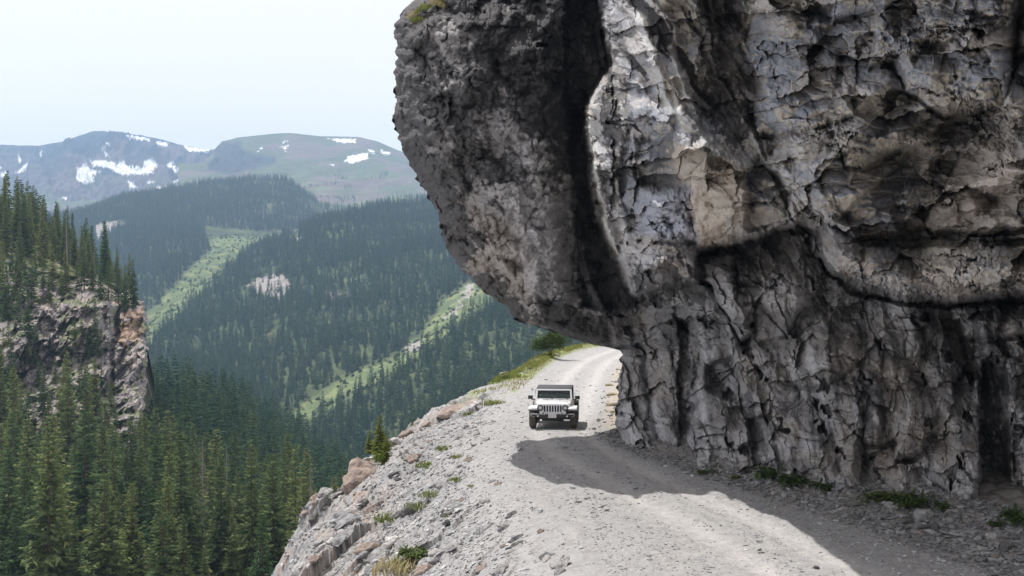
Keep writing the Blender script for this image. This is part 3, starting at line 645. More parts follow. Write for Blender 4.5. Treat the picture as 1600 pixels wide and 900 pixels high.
def colM2(X, Y, PP, py):
    n = fbm(X / 240, Y / 300, 4, 342); c = np.zeros(X.shape + (3,)) + np.array((.10, .118, .07))
    c = colmix(c, (.155, .12, .11), sst(n, -.02, .15) * .85); c = colmix(c, (.16, .195, .095), sst(fbm(X / 150, Y / 200, 3, 343), .1, .3) * sst(py, 262, 290) * .8)
    c = colmix(c, (.04, .05, .062), sst(sdf(PP + 10 * gnoise(PP / 14, py / 14, 9), py, [(318, 268), (345, 222), (375, 220), (390, 238), (432, 245), (432, 256), (400, 265), (360, 275)]), -3, 6) * .85)
    return colmix(c, (.85, .87, .9), snowmask(PP, py, SN2))
terrain('snowy_mountain', T_M1, 3500, 7020, -150, 440, 380, 720, M['mount'], lambda X, Y, PP, G: (150 * ridged(X / 380, Y / 900, 5, 351, .6) - 65) * sst(Y, 4300, 5400) * sst(6480 - Y, 0, 400) + 6 * fbm(X / 60, Y / 60, 3, 9), colM1, 1)
terrain('green_mountain', T_M2, 3000, 5940, 280, 900, 340, 620, M['mount'], lambda X, Y, PP, G: (28 * ridged(X / 350, Y / 400, 5, 352) - 10) * sst(Y, 3300, 4200) * sst(5480 - Y, 0, 500) + sst(sdf(PP, 400 - (G - CAMZ) * FPX / Y, [(318, 268), (345, 222), (375, 220), (390, 238), (432, 245), (432, 256), (400, 265), (360, 275)]), -5, 8) * 16 * ridged(X / 70, Y / 300, 3, 353), colM2, 1)

# ------------------------------------------------------------------ rock outcrop across the gorge
OS = [(380, 150), (430, 190), (452, 206), (462, 220), (480, 226), (500, 230), (515, 232), (525, 226), (545, 231), (580, 229), (620, 228), (650, 222), (680, 212), (720, 205), (800, 200)]
orow = np.arange(400, 780, 1.0); oxr = np.interp(orow, [s[0] for s in OS], [s[1] for s in OS]) + 8 * fbm(orow / 14, orow * 0, 4, 401, .6)
ocol = np.linspace(0, 1, 420)
OPX = -160 + (oxr[:, None] + 160) * ocol[None, :]; OPY = np.repeat(orow[:, None], 420, 1)
topy = 11 * fbm(OPX / 16, OPX * 0, 4, 418) + np.interp(OPX, [-160, 0, 60, 100, 130, 160, 185, 205, 232], [398, 412, 430, 440, 432, 442, 456, 462, 476])
oa = OPX / 6.2; ob = OPY / 6.2
OD = 312 - (OPY - topy) * .20 + (OPX < -999)
bench = .5 * (chisel(oa * .06, ob * .10, 411, 1.1) - .4)
oxx = oa + .5 * ob + .35 * fbm(oa * .5, ob * .5, 3, 415)
otp = sst(OPY - topy, -4, 26)
OD0 = OD.copy()
oky = ob + .3 * fbm(oa * .5, ob * .5, 3, 425)
OD = OD - 12 * bench - 7 * (chisel(oxx * .12, oky * .09, 412, 1.2) - .4) - 4 * (chisel(oxx * .3, oky * .2, 413, 1.3) - .4) - 3.0 * blocks(oxx * .16, oky * .14, 419, .9, .6)[0] - 1.6 * blocks(oxx * .45, oky * .4, 420, 1.0, .6)[0] + 2 * (chisel(oa * .4, ob * .5, 416, 1.3) - .4) - 1.7 * (chisel(oxx * .9, oky * .7, 417, 1.5) - .4) - .7 * (chisel(oxx * 2, oky * 1.8, 424, 1.5) - .4) - .8 * fbm(oa * .9, ob * .9, 4, 414) - 7 * sst((OPY - topy), 60, 120) * gnoise(oa * .05, ob * .05, 3)
OD = OD0 + (OD - OD0) * (.25 + .75 * otp) + 5 * (1 - otp)
OD = OD + 11 * (1 - sst(OPY - topy, 0, 42))
OD = OD + 6 * sst(OPX - oxr[:, None], -8, 0) ** 2
OD = OD + 5 * sst(7 - np.abs(OPX - (178 - (OPY - 540) * .12 + 9 * fbm(OPY / 30, OPX / 60, 4, 6))), 0, 6) * sst(OPY, 470, 500) * sst(620 - OPY, 0, 30)
OD = OD + np.maximum(0, topy - OPY) * 2.2
OX, OY, OZ = P(OPX, np.maximum(OPY, topy - 0.0 + (OPY - topy) * .25), OD)
on = fbm(oa * .12, ob * .12, 4, 421); on2 = fbm(oa * .6, ob * .6, 4, 422)
C = np.zeros(OPX.shape + (3,)) + np.array((.245, .215, .205)); C = colmix(C, (.34, .295, .25), sst(on2 + on * .5 + .5 * fbm(oa * 2, ob * 2, 3, 426), .08, .2) * .7); C = colmix(C, (.05, .05, .052), np.exp(-(blocks(oxx * .22, oky * .18, 427, .5, .5)[1] / .035) ** 2) * .8); C = C * (1 + .35 * blocks(oxx * .5, oky * .5, 428, .5, .5)[0])[..., None]
C = colmix(C, (.10, .095, .105), sst(on, .0, -.3) * .6); C = colmix(C, (.11, .135, .05), sst(fbm(oa * .2, ob * .35, 4, 423) + .5 * on2, .1, .22) * .8)
C = colmix(C, (.33, .20, .12), sst(sdf(OPX + 6 * on2, OPY, [(185, 470), (222, 480), (220, 530), (190, 545), (180, 520), (195, 495)]) + 22 * on2, -3, 4) * .6)
C = colmix(C, (.38, .33, .27), sst(sdf(OPX, OPY, [(100, 440), (200, 440), (222, 470), (180, 462), (140, 455)]), -3, 4) * .7)
kb = 12; tb = (np.arange(1, kb + 1) / kb)[None, :]
bx, by, bz = P(OPX[:, -1:] - 40 * tb, np.maximum(OPY, topy + (OPY - topy) * .25)[:, -1:] + 0 * tb, OD[:, -1:] + 70 * tb)
OVv = np.concatenate([np.stack([OX, OY, OZ], -1), np.stack([bx, by, bz], -1)], 1); OC = np.concatenate([C, np.zeros(bx.shape + (3,)) + .2], 1)
me = np_mesh('rock_outcrop', OVv.reshape(-1, 3), grid_faces(*OVv.shape[:2]), OC.reshape(-1, 3), smooth=False)
tag(link('rock_outcrop', me, M['outcrop']), kind='structure')
T_O = {-250: [(300, 452), (312, 434), (330, 400), (360, 375), (420, 350), (480, 360)], 0: [(300, 452), (312, 434), (330, 402), (360, 378), (420, 355), (480, 365)], 60: [(300, 467), (312, 449), (330, 418), (360, 396), (420, 380), (480, 400)],
       120: [(300, 472), (312, 454), (330, 432), (360, 420), (400, 418), (480, 470)], 180: [(300, 474), (312, 456), (330, 444), (350, 446), (400, 480), (480, 540)], 215: [(300, 470), (330, 475), (360, 510), (480, 640)], 240: [(300, 560), (330, 600), (480, 700)]}
qO = terrain('outcrop_top', T_O, 328, 480, -250, 240, 90, 150, M['hill'], lambda X, Y, PP, G: 1.2 * fbm(X / 12, Y / 12, 4, 304),
             lambda X, Y, PP, py: colmix(np.zeros(X.shape + (3,)) + np.array((.10, .115, .05)), (.27, .235, .19), sst(fbm(X / 9, Y / 9, 4, 324), .05, .25)), 1)

# ------------------------------------------------------------------ conifers
def conifer(seed, H=18.0, rad=2.6, whorl=.42, nb=8, tufts=9, sparse=0.0, droop=.35, base=.06, ts=1.0):
    rng = np.random.default_rng(seed); T = []; Cc = []
    z = H * base
    lean = rng.uniform(0, 6.28, 1)[0]
    while z < H * .985:
        f = (z / H - base) / (1 - base)
        env = rad * (1 - f) ** .80 * (min(1, .62 + f * 2.6)) * rng.uniform(.72, 1.15) + .10
        n = max(3, int(nb * (1 - .35 * f)))
        for k in range(n):
            if rng.random() < sparse: continue
            az = rng.uniform(0, 2 * math.pi); L = env * rng.uniform(.65, 1.12)
            up = .55 * (f ** 1.5) * 1.2 - droop * (1 - f) * rng.uniform(.6, 1.3)
            ca_, sa_ = math.cos(az), math.sin(az)
            m = max(3, int(tufts * L / rad + 1.5))
            for j in range(m):
                t = (j + rng.uniform(.2, 1)) / m
                cx = np.array([ca_ * L * t, sa_ * L * t, z + up * L * t + .12 * L * t * t * (1 if f < .6 else 0) + rng.normal(0, .06)])
                s = (.30 + .26 * L / rad) * rng.uniform(.7, 1.35) * (1.15 - .45 * t) * ts * (0.55 + .45 * (1 - f))
                side = rng.choice([-1, 1]) * rng.uniform(.25, 1.1)
                dr = np.array([ca_ * math.cos(side) - sa_ * math.sin(side), sa_ * math.cos(side) + ca_ * math.sin(side), up * .6 + rng.uniform(-.35, .12)])
                pr = np.array([-dr[1], dr[0], rng.uniform(-.5, .5)]); pr *= .34
                tip = cx + dr * s * 1.5
                T.append([cx - pr * s - dr * s * .3, cx + pr * s - dr * s * .3, tip])
                T.append([cx + np.array([0, 0, .10 * s]), tip - np.array([0, 0, .04]), cx + dr * s * .6 + np.array([rng.uniform(-.1, .1), rng.uniform(-.1, .1), -.55 * s])])
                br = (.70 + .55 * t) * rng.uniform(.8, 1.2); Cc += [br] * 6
        z += whorl * rng.uniform(.7, 1.25) * (1 - .35 * f)
    # leader
    T.append([np.array([-.05, 0, H * .97]), np.array([.05, 0, H * .97]), np.array([0, 0, H * 1.02])]); T.append([np.array([0, -.05, H * .97]), np.array([0, .05, H * .97]), np.array([0, 0, H * 1.02])]); Cc += [1] * 6
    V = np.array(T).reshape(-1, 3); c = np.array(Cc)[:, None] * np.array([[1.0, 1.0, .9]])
    return np_mesh('crown', V, np.arange(len(V)).reshape(-1, 3), c)
def trunk_mesh(H=18.0, r=.24, twigs=0, seed=0, n=7):
    rng = np.random.default_rng(seed); bm = bmesh.new(); rings = []
    for i in range(6):
        t = i / 5; rr = r * (1 - t) ** .9 + .02
        if i == 0: rr *= 1.25
        rings.append([bm.verts.new((rr * math.cos(2 * math.pi * k / n), rr * math.sin(2 * math.pi * k / n), t * H * .98 - .8 * (i == 0))) for k in range(n)])
    for i in range(5):
        for k in range(n): bm.faces.new((rings[i][k], rings[i][(k + 1) % n], rings[i + 1][(k + 1) % n], rings[i + 1][k]))
    for j in range(twigs):
        z = rng.uniform(.1, .95) * H; az = rng.uniform(0, 6.28); L = rng.uniform(.5, 1.9) * (1.1 - z / H)
        p0 = Vector((0, 0, z)); p1 = Vector((math.cos(az) * L, math.sin(az) * L, z + rng.uniform(-.5, .2) * L)); w = .03
        a1 = bm.verts.new(p0 + Vector((0, 0, w))); a2 = bm.verts.new(p0 - Vector((0, 0, w))); a3 = bm.verts.new(p1); bm.faces.new((a1, a2, a3))
        q = Vector((-math.sin(az), math.cos(az), 0)) * w; a4 = bm.verts.new(p0 + q); a5 = bm.verts.new(p0 - q); a6 = bm.verts.new(p1); bm.faces.new((a4, a5, a6))
    me = bpy.data.meshes.new('trunk'); bm.to_mesh(me); bm.free(); return me
NEAR = []
for i, (rad, sp, dr, nb) in enumerate([(2.5, .0, .35, 8), (2.1, .05, .45, 8), (2.9, .08, .30, 8), (1.8, .0, .5, 8), (2.4, .28, .35, 7), (3.1, .0, .25, 9)]):
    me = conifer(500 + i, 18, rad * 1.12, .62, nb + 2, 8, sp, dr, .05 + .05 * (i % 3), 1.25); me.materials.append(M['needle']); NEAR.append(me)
TRK = trunk_mesh(18, .22, 40, 1); TRK.materials.append(M['bark'])
dead_c = conifer(520, 17, 1.7, .6, 5, 5, .45, .25, .15, .7); dead_c.materials.append(M['dead'])
dead_t = trunk_mesh(18, .22, 150, 2); dead_t.materials.append(simple('dead_bark', (.24, .21, .19), .9, noise=.3))
FAR = []
for i, rad in enumerate([2.4, 2.0, 2.8, 1.8, 2.3]):
    me = conifer(540 + i, 18, rad, .95, 6, 3, .0, .35, .03, 2.2); me.materials.append(M['needle_far']); FAR.append(me)
fcol = bpy.data.collections.new('conifer_shapes')
for i, me in enumerate(FAR): fcol.objects.link(bpy.data.objects.new('conifer_shape_%d' % i, me))

def scatter(q, D0, D1, px0, px1, sp, seed, jitter=.9):
    rng = np.random.default_rng(seed)
    xs = np.arange((min(px0, 800) - 800) / FPX * D1 - sp, (px1 - 800) / FPX * (D1 if px1 > 800 else D0) + sp, sp)
    ys = np.arange(D0, D1, sp)
    x, y = np.meshgrid(xs, ys); x = x + rng.uniform(-.5, .5, x.shape) * sp * jitter; y = y + rng.uniform(-.5, .5, y.shape) * sp * jitter
    x = x.ravel(); y = y.ravel(); px = x / y * FPX + 800
    m = (px > px0) & (px < px1) & (y > D0) & (y < D1); x, y, px = x[m], y[m], px[m]
    z = q(x, y); py = 400 - (z - CAMZ) * FPX / y
    return x, y, z, px, py, rng
# near forest
x, y, z, px, py, rng = scatter(qN, 150, 760, -120, 700, 6.2, 601)
keep = (py < 1130) & (fbm(x / 24, y / 24, 3, 611) < .36) & (rng.random(len(x)) < .93)
keep &= ~((px < 235) & (y > 262))
keep &= ~((px < 60) & (y > 238) & (rng.random(len(x)) < .5))
hh = rng.uniform(13, 26, len(x)) * (1 - .45 * (rng.random(len(x)) < .25))
near = np.stack([x, y, z, px, py, hh], 1)[keep]
# outcrop trees: on top, and a few on the ledges
x, y, z, px, py, rng = scatter(qO, 329, 440, -60, 212, 6.2, 602)
keep = rng.random(len(x)) < .93
hh = np.where(px < 70, rng.uniform(13, 21, len(x)), np.where(px < 165, rng.uniform(11, 18, len(x)), rng.uniform(7, 15, len(x))))
otop = np.stack([x, y, z, px, py, hh], 1)[keep]
ledge = []
lr = np.random.default_rng(603)
rim = [(lx_, float(np.interp(lx_, [-160, 0, 60, 100, 130, 160, 185, 205, 232], [398, 412, 430, 440, 432, 442, 456, 462, 476])) + 13 + 14 * lr.random(), 7 + 8 * lr.random()) for lx_ in (6, 20, 33, 41, 56, 69, 83, 97, 104, 121, 133, 146, 158, 171, 186, 196, 209)]
for (lpx, lpy, h) in rim + [(20, 640, 16), (70, 655, 13), (100, 640, 11), (55, 575, 9), (88, 600, 7), (15, 580, 12), (128, 625, 10), (150, 640, 12), (175, 650, 9), (12, 500, 14), (30, 560, 17), (78, 470, 8), (95, 510, 6), (118, 540, 7), (128, 520, 5), (140, 560, 9), (62, 600, 6), (150, 548, 13), (8, 610, 15), (80, 545, 5), (108, 575, 5), (160, 600, 6), (45, 530, 12), (172, 505, 4), (28, 470, 14), (50, 470, 12), (2, 470, 15), (135, 590, 5)]:
    j = np.argmin(np.abs(OPY[:, 0] - lpy)); i = np.argmin(np.abs(OPX[j] - lpx)); ledge.append([OX[j, i], OY[j, i] - .5, OZ[j, i] - .8, lpx, lpy, h])
ledge = np.array(ledge)
# which near-forest trees show largest
top_py = near[:, 4] - near[:, 5] * FPX / near[:, 1]
sil = np.interp(near[:, 3], [0, 450, 455, 500, 520, 600, 640, 690, 700], [910, 910, 900, 815, 760, 700, 675, 640, 640])
vis = (top_py < np.minimum(905, sil)) & (near[:, 3] > -30)
order = np.argsort(np.where(vis, near[:, 1], 1e6))
n_ot = [t for t in otop if t[3] > -25 and t[1] < 400]
N_NEAR = max(0, 296 - len(n_ot) - len(ledge))
ind = near[order[:N_NEAR]]; rest_near = near[order[N_NEAR:]]
rest_near = rest_near[rest_near[:, 4] - rest_near[:, 5] * FPX / rest_near[:, 1] < 930]

def lerp_words(px):
    return px
rnd = random.Random(77)
def make_tree(src, name, crown, trunk, loc, h, rz, label, cat, group):
    r = bpy.data.objects.new(name, None); r.empty_display_size = .5; COL.objects.link(r)
    s = h / 18.0; w = s * rnd.uniform(.85, 1.2)
    r.location = loc; r.rotation_euler = (0, 0, rz); r.scale = (w, w, s)
    tag(r, label, cat, group)
    c = bpy.data.objects.new('crown', crown); COL.objects.link(c); c.parent = r
    t = bpy.data.objects.new('trunk', trunk); COL.objects.link(t); t.parent = r
    return r
def size_word(t_): return 'tall' if t_[5] * FPX / t_[1] > 170 else 'middle sized' if t_[5] * FPX / t_[1] > 115 else 'small looking'
ordn = ['first', 'second', 'third', 'fourth', 'fifth', 'sixth', 'seventh', 'eighth', 'ninth', 'tenth', 'eleventh', 'twelfth', 'thirteenth', 'fourteenth', 'fifteenth', 'sixteenth', 'seventeenth', 'eighteenth', 'nineteenth', 'twentieth']
front = sorted([i for i in range(len(ind)) if ind[i][3] > 0][:16], key=lambda i: ind[i][3]); frank = {k: j for j, k in enumerate(front)}
for i, t_ in enumerate(ind):
    dead = (i % 23 == 7)
    if i in frank:
        lab = ('%s from the left of the nearest conifers along the bottom edge, %s' % (ordn[frank[i]], 'dead and grey' if dead else 'dark green')); 
    elif dead: lab = 'dead grey conifer with thin bare branches standing among green trees below the cliff'
    elif t_[3] < 235: lab = '%s green conifer in the gorge forest below the left rock outcrop' % size_word(t_)
    elif t_[3] < 400: lab = '%s green conifer in the gorge forest right of the left rock outcrop' % size_word(t_)
    else: lab = '%s green conifer in the gorge forest just left of the rocky road slope' % size_word(t_)
    zone = 'dead conifers in the gorge forest' if dead else ('' if i in frank else size_word(t_) + ' ') + ('conifers below the left outcrop' if t_[3] < 235 else 'conifers right of the left outcrop' if t_[3] < 400 else 'conifers beside the rocky road slope')
    make_tree(None, 'spruce_tree', dead_c if dead else NEAR[rnd.choice([0, 0, 1, 1, 2, 3, 4, 5])], dead_t if dead else TRK, (t_[0], t_[1], t_[2]), t_[5], rnd.uniform(0, 6.28), lab, 'tree', zone)
sky_ = []
for i, t_ in enumerate(n_ot):
    tp_y = t_[4] - t_[5] * FPX / t_[1]
    if t_[3] > 0 and all(not (abs(u_[3] - t_[3]) < 9 and u_[4] - u_[5] * FPX / u_[1] < tp_y) for u_ in n_ot): sky_.append(i)
sky_.sort(key=lambda i: n_ot[i][3]); srank = {k: j for j, k in enumerate(sky_[:20])}
for i, t_ in enumerate(n_ot):
    dead = (i % 14 == 5)
    make_tree(None, 'spruce_tree', dead_c if dead else NEAR[rnd.choice([0, 1, 1, 3, 3, 4])], dead_t if dead else TRK, (t_[0], t_[1], t_[2]), t_[5], rnd.uniform(0, 6.28),
              '%s from the left of the treetops on the outcrop skyline' % ordn[srank[i]] if i in srank else 'dead grey conifer standing on top of the left rock outcrop' if dead else ('tall dark conifer on top of the left rock outcrop, near the left edge' if t_[3] < 90 else 'dark conifer on top of the left rock outcrop, towards its cliff corner'), 'tree',
              'dead conifers on the outcrop' if dead else ('conifers on the left part of the outcrop top' if t_[3] < 90 else 'conifers on the right part of the outcrop top'))
for i, t_ in enumerate(ledge):
    make_tree(None, 'spruce_tree', NEAR[rnd.choice([0, 1, 2, 4])], TRK, (t_[0], t_[1], t_[2]), t_[5], rnd.uniform(0, 6.28),
              'small conifer clinging to a ledge in the face of the left rock outcrop' if t_[5] < 10 else 'tall conifer standing on a ledge in the face of the left rock outcrop', 'tree', 'small conifers on outcrop ledges' if t_[5] < 10 else 'tall conifers on outcrop ledges')
# the rest of the forest: one object
pts = [rest_near[:, [0, 1, 2, 5]], np.array([[t[0], t[1], t[2], t[5]] for t in otop if not (t[3] > -25 and t[1] < 400)]).reshape(-1, 4)]
x, y, z, px, py, rng = scatter(qA, 640, 2250, 190, 960, 7.2, 604)
gm = gmask(px, py); rk = np.max([sdf(px, py, r) for r in rocksA], 0)
keep = (gm < -3 + 5 * gnoise(px / 9, py / 9, 612)) & ((rk < 0) | (rng.random(len(x)) < .3)) & (fbm(x / 45, y / 45, 3, 613) < .33) & (rng.random(len(x)) < .86) & ~((px > 850) & (py < 470)) & (~((py > 560) & (gm > -25)) | (rng.random(len(x)) < .8))
few = (gm > 0) & (rng.random(len(x)) < .035)
keep = keep | few
hh = rng.uniform(8, 23, len(x)) * (1 - .4 * (rng.random(len(x)) < .2)) * np.where(few, .6, 1)
pts.append(np.stack([x, y, z, hh], 1)[keep])
shr = scatter(qA, 700, 2300, 190, 960, 6.0, 624); sh2 = scatter(qC, 1400, 2600, 190, 480, 7.5, 625)
shr = [np.r_[shr[i], sh2[i]] for i in range(5)]; sg = gmask(shr[3], shr[4]); sk = (sg > -6) & (fbm(shr[0] / 18, shr[1] / 30, 3, 626) > .08) & (rng.random(len(sg)) < .8)
shrubs = np.stack(shr[:3], 1)[sk]
x, y, z, px, py, rng = scatter(qC, 1300, 3400, -60, 560, 9.0, 605)
gm = gmask(px, py); rk = np.max([sdf(px, py, r) for r in rocksA], 0)
keep = (gm < -2) & (rk < 0) & (fbm(x / 70, y / 70, 3, 614) < .36) & (rng.random(len(x)) < .9)
keep &= ~((px > 400) & (y > 2750) & (fbm(x / 60, y / 90, 3, 615) > .02 + (480 - px) / 200))
keep &= ~((y > 2280) & (y < 2640) & (px > 320)) & ~((px < 100) & (y < 2000)) & ~((px > 300) & (y < 1700) & (px > 260 + 0 * y))
pts.append(np.stack([x, y, z, rng.uniform(13, 24, len(x))], 1)[keep])
allp = np.concatenate(pts, 0)
# tree islands on the green mountain
def qM2(x, y):
    px = x / y * FPX + 800; ks = sorted(T_M2); out = np.zeros(len(x))
    A = np.array([np.interp(y, [q[0] for q in T_M2[k]], [q[1] for q in T_M2[k]]) for k in ks])
    for i in range(len(x)): out[i] = np.interp(px[i], ks, A[:, i])
    return CAMZ - (out - 400) / FPX * y
x, y, z, px, py, rng = scatter(qM2, 3300, 4700, 340, 700, 13, 606)
z = z - 4
isl = fbm(x / 110, y / 170, 4, 616)
keep = (isl > .16 + (px < 470) * -.1 + sst(py, 300, 250) * .35) & (rng.random(len(x)) < .8) & (py > 262)
keep |= (py > 318) & (px > 560) & (isl > -.15)
allp = np.concatenate([allp, np.stack([x, y, z, rng.uniform(10, 20, len(x))], 1)[keep]], 0)
allp = np.concatenate([allp, np.c_[shrubs, np.full(len(shrubs), -1.0)]], 0)
print('individual trees', len(ind) + len(n_ot) + len(ledge), 'forest points', len(allp))
me = bpy.data.meshes.new('forest'); me.vertices.add(len(allp)); me.vertices.foreach_set('co', np.ascontiguousarray(allp[:, :3], np.float32).ravel())
rng = np.random.default_rng(5)
at = me.attributes.new('scl', 'FLOAT_VECTOR', 'POINT'); sc_ = np.repeat((allp[:, 3] / 18)[:, None], 3, 1); isb = allp[:, 3] < 0; sc_[isb] = np.array([[.75, .75, .13]]) * rng.uniform(.6, 1.3, (int(isb.sum()), 1)); sc_[:, :2] *= rng.uniform(.8, 1.25, (len(allp), 1)); at.data.foreach_set('vector', sc_.astype(np.float32).ravel())
n_sh = len(shrubs)
at = me.attributes.new('rot', 'FLOAT_VECTOR', 'POINT'); ro = np.zeros((len(allp), 3)); ro[:, 2] = rng.uniform(0, 6.28, len(allp)); ro[:, :2] = rng.normal(0, .03, (len(allp), 2)); at.data.foreach_set('vector', ro.astype(np.float32).ravel())
at = me.attributes.new('idx', 'INT', 'POINT'); at.data.foreach_set('value', rng.integers(0, 5, len(allp)).astype(np.int32))
forest = link('forest', me); tag(forest, 'dense conifer forest covering the far hillsides and valley', 'forest', kind='stuff')
ng = bpy.data.node_groups.new('forest_scatter', 'GeometryNodeTree')
ng.interface.new_socket('Geometry', in_out='INPUT', socket_type='NodeSocketGeometry'); ng.interface.new_socket('Geometry', in_out='OUTPUT', socket_type='NodeSocketGeometry')
N_, L_ = ng.nodes, ng.links
gi = N_.new('NodeGroupInput'); go = N_.new('NodeGroupOutput'); ip = N_.new('GeometryNodeInstanceOnPoints'); ci = N_.new('GeometryNodeCollectionInfo')
ci.inputs['Collection'].default_value = fcol; ci.inputs['Separate Children'].default_value = True; ci.inputs['Reset Children'].default_value = True
def named(n, ty):
    a_ = N_.new('GeometryNodeInputNamedAttribute'); a_.data_type = ty; a_.inputs['Name'].default_value = n; return a_.outputs[0]
L_.new(gi.outputs[0], ip.inputs['Points']); L_.new(ci.outputs[0], ip.inputs['Instance']); ip.inputs['Pick Instance'].default_value = True
L_.new(named('idx', 'INT'), ip.inputs['Instance Index']); L_.new(named('rot', 'FLOAT_VECTOR'), ip.inputs['Rotation']); L_.new(named('scl', 'FLOAT_VECTOR'), ip.inputs['Scale'])
L_.new(ip.outputs[0], go.inputs[0])
md = forest.modifiers.new('scatter', 'NODES'); md.node_group = ng
# ------------------------------------------------------------------ haze
hm = bpy.data.materials.new('haze_air'); hm.use_nodes = True
hn = hm.node_tree.nodes; hn.remove(hn['Principled BSDF'])
pv = hn.new('ShaderNodeVolumePrincipled'); pv.inputs['Color'].default_value = (.47, .70, 1.0, 1); pv.inputs['Density'].default_value = 1.2e-4
hm.node_tree.links.new(pv.outputs[0], hn['Material Output'].inputs['Volume'])
bm = bmesh.new(); bmesh.ops.create_cube(bm, size=1.0)
for v in bm.verts:
    v.co = Vector((v.co.x * 9000, 3300 + v.co.y * 7800, -10 + v.co.z * 1420))
me = bpy.data.meshes.new('haze'); bm.to_mesh(me); bm.free()
tag(link('haze', me, hm), 'thin blue summer haze over the valley', 'haze', kind='stuff')
# ------------------------------------------------------------------ stones
def hull_mesh(name, seed, n=16, flat=.6, elong=1.0, mat=None, sub=False):
    rng = np.random.default_rng(seed); bm = bmesh.new()
    for _ in range(n):
        v = rng.uniform(-1, 1, 3); v /= max(.75, np.max(np.abs(v)) ** .5 * 1.2)
        bm.verts.new((v[0] * .5 * elong, v[1] * .5, v[2] * .5 * flat))
    r = bmesh.ops.convex_hull(bm, input=bm.verts)
    bmesh.ops.delete(bm, geom=list({g for g in r['geom_interior'] + r['geom_unused'] if isinstance(g, bmesh.types.BMVert)}), context='VERTS')
    if sub:
        bmesh.ops.bevel(bm, geom=list(bm.edges), offset=.025, segments=1, affect='EDGES', profile=.6)
        bmesh.ops.triangulate(bm, faces=bm.faces)
        for _ in range(3):
            bmesh.ops.subdivide_edges(bm, edges=[e for e in bm.edges if e.calc_length() > .09], cuts=1, use_grid_fill=True)
            bmesh.ops.triangulate(bm, faces=bm.faces)
        bm.normal_update(); cc = np.array([v.co[:] for v in bm.verts]); nn_ = np.array([v.normal[:] for v in bm.verts])
        dd_ = .10 * (chisel(cc[:, 0] * 2.3 + cc[:, 2] * 1.1 + seed, cc[:, 1] * 2.3 - cc[:, 2] * 1.7, seed % 97, 1.2) - .4) + .05 * (chisel(cc[:, 0] * 6 + cc[:, 2] * 3, cc[:, 1] * 6 - cc[:, 2] * 5, seed % 89, 1.3) - .4) + .03 * fbm(cc[:, 0] * 9 + 5 * cc[:, 2], cc[:, 1] * 9 + 4 * cc[:, 2], 3, seed % 83)
        for v, q_ in zip(bm.verts, cc + nn_ * dd_[:, None]): v.co = Vector(q_)
    bmesh.ops.triangulate(bm, faces=bm.faces)
    me = bpy.data.meshes.new(name); bm.to_mesh(me); bm.free()
    if mat: me.materials.append(mat)
    return me
def own_stone_mat(name, c0, c1):
    m, n, l, b = new_mat(name)
    oi = n.new('ShaderNodeObjectInfo'); mx = n.new('ShaderNodeMix'); mx.data_type = 'RGBA'; mx.inputs[6].default_value = (*c0, 1); mx.inputs[7].default_value = (*c1, 1)
    l.new(oi.outputs['Random'], mx.inputs[0]); tc = n.new('ShaderNodeTexCoord')
    t = n.new('ShaderNodeTexNoise'); t.inputs['Scale'].default_value = 5; t.inputs['Detail'].default_value = 8; l.new(tc.outputs['Object'], t.inputs[0])
    mr = n.new('ShaderNodeMapRange'); mr.inputs[1].default_value = .3; mr.inputs[2].default_value = .7; mr.inputs[3].default_value = .6; mr.inputs[4].default_value = 1.35; l.new(t.outputs[0], mr.inputs[0])
    v = n.new('ShaderNodeVectorMath'); v.operation = 'SCALE'; l.new(mx.outputs[2], v.inputs[0]); l.new(mr.outputs[0], v.inputs['Scale']); l.new(v.outputs[0], b.inputs['Base Color'])
    b.inputs['Roughness'].default_value = .9; b.inputs['Specular IOR Level'].default_value = .2
    bp_ = n.new('ShaderNodeBump'); bp_.inputs['Distance'].default_value = .05; t2 = n.new('ShaderNodeTexNoise'); t2.inputs['Scale'].default_value = 12; t2.inputs['Detail'].default_value = 8
    l.new(tc.outputs['Object'], t2.inputs[0]); l.new(t2.outputs[0], bp_.inputs['Height']); l.new(bp_.outputs[0], b.inputs['Normal'])
    return m
m_light = own_stone_mat('pale_stone', (.36, .35, .34), (.46, .44, .42)); m_grey = own_stone_mat('grey_stone', (.22, .22, .225), (.32, .31, .30))
m_dark = own_stone_mat('dark_stone', (.09, .09, .095), (.15, .145, .14)); m_brown = own_stone_mat('brown_stone', (.25, .20, .17), (.33, .27, .235))
var = []
for i in range(8):
    me = hull_mesh('pebble', 700 + i, 10, .62); v = np.zeros(len(me.vertices) * 3, np.float32); me.vertices.foreach_get('co', v)
    t = np.zeros(len(me.polygons) * 3, np.int32); me.polygons.foreach_get('vertices', t); var.append((v.reshape(-1, 3), t.reshape(-1, 3))); bpy.data.meshes.remove(me)
rng = np.random.default_rng(710)
NS = 100000
spx = rng.uniform(380, 1640, NS); spy = 400 + 505 * rng.uniform(.30, 1.02, NS)
sD = 12745 / (spy - 400); sx = (spx - 800) / FPX * sD
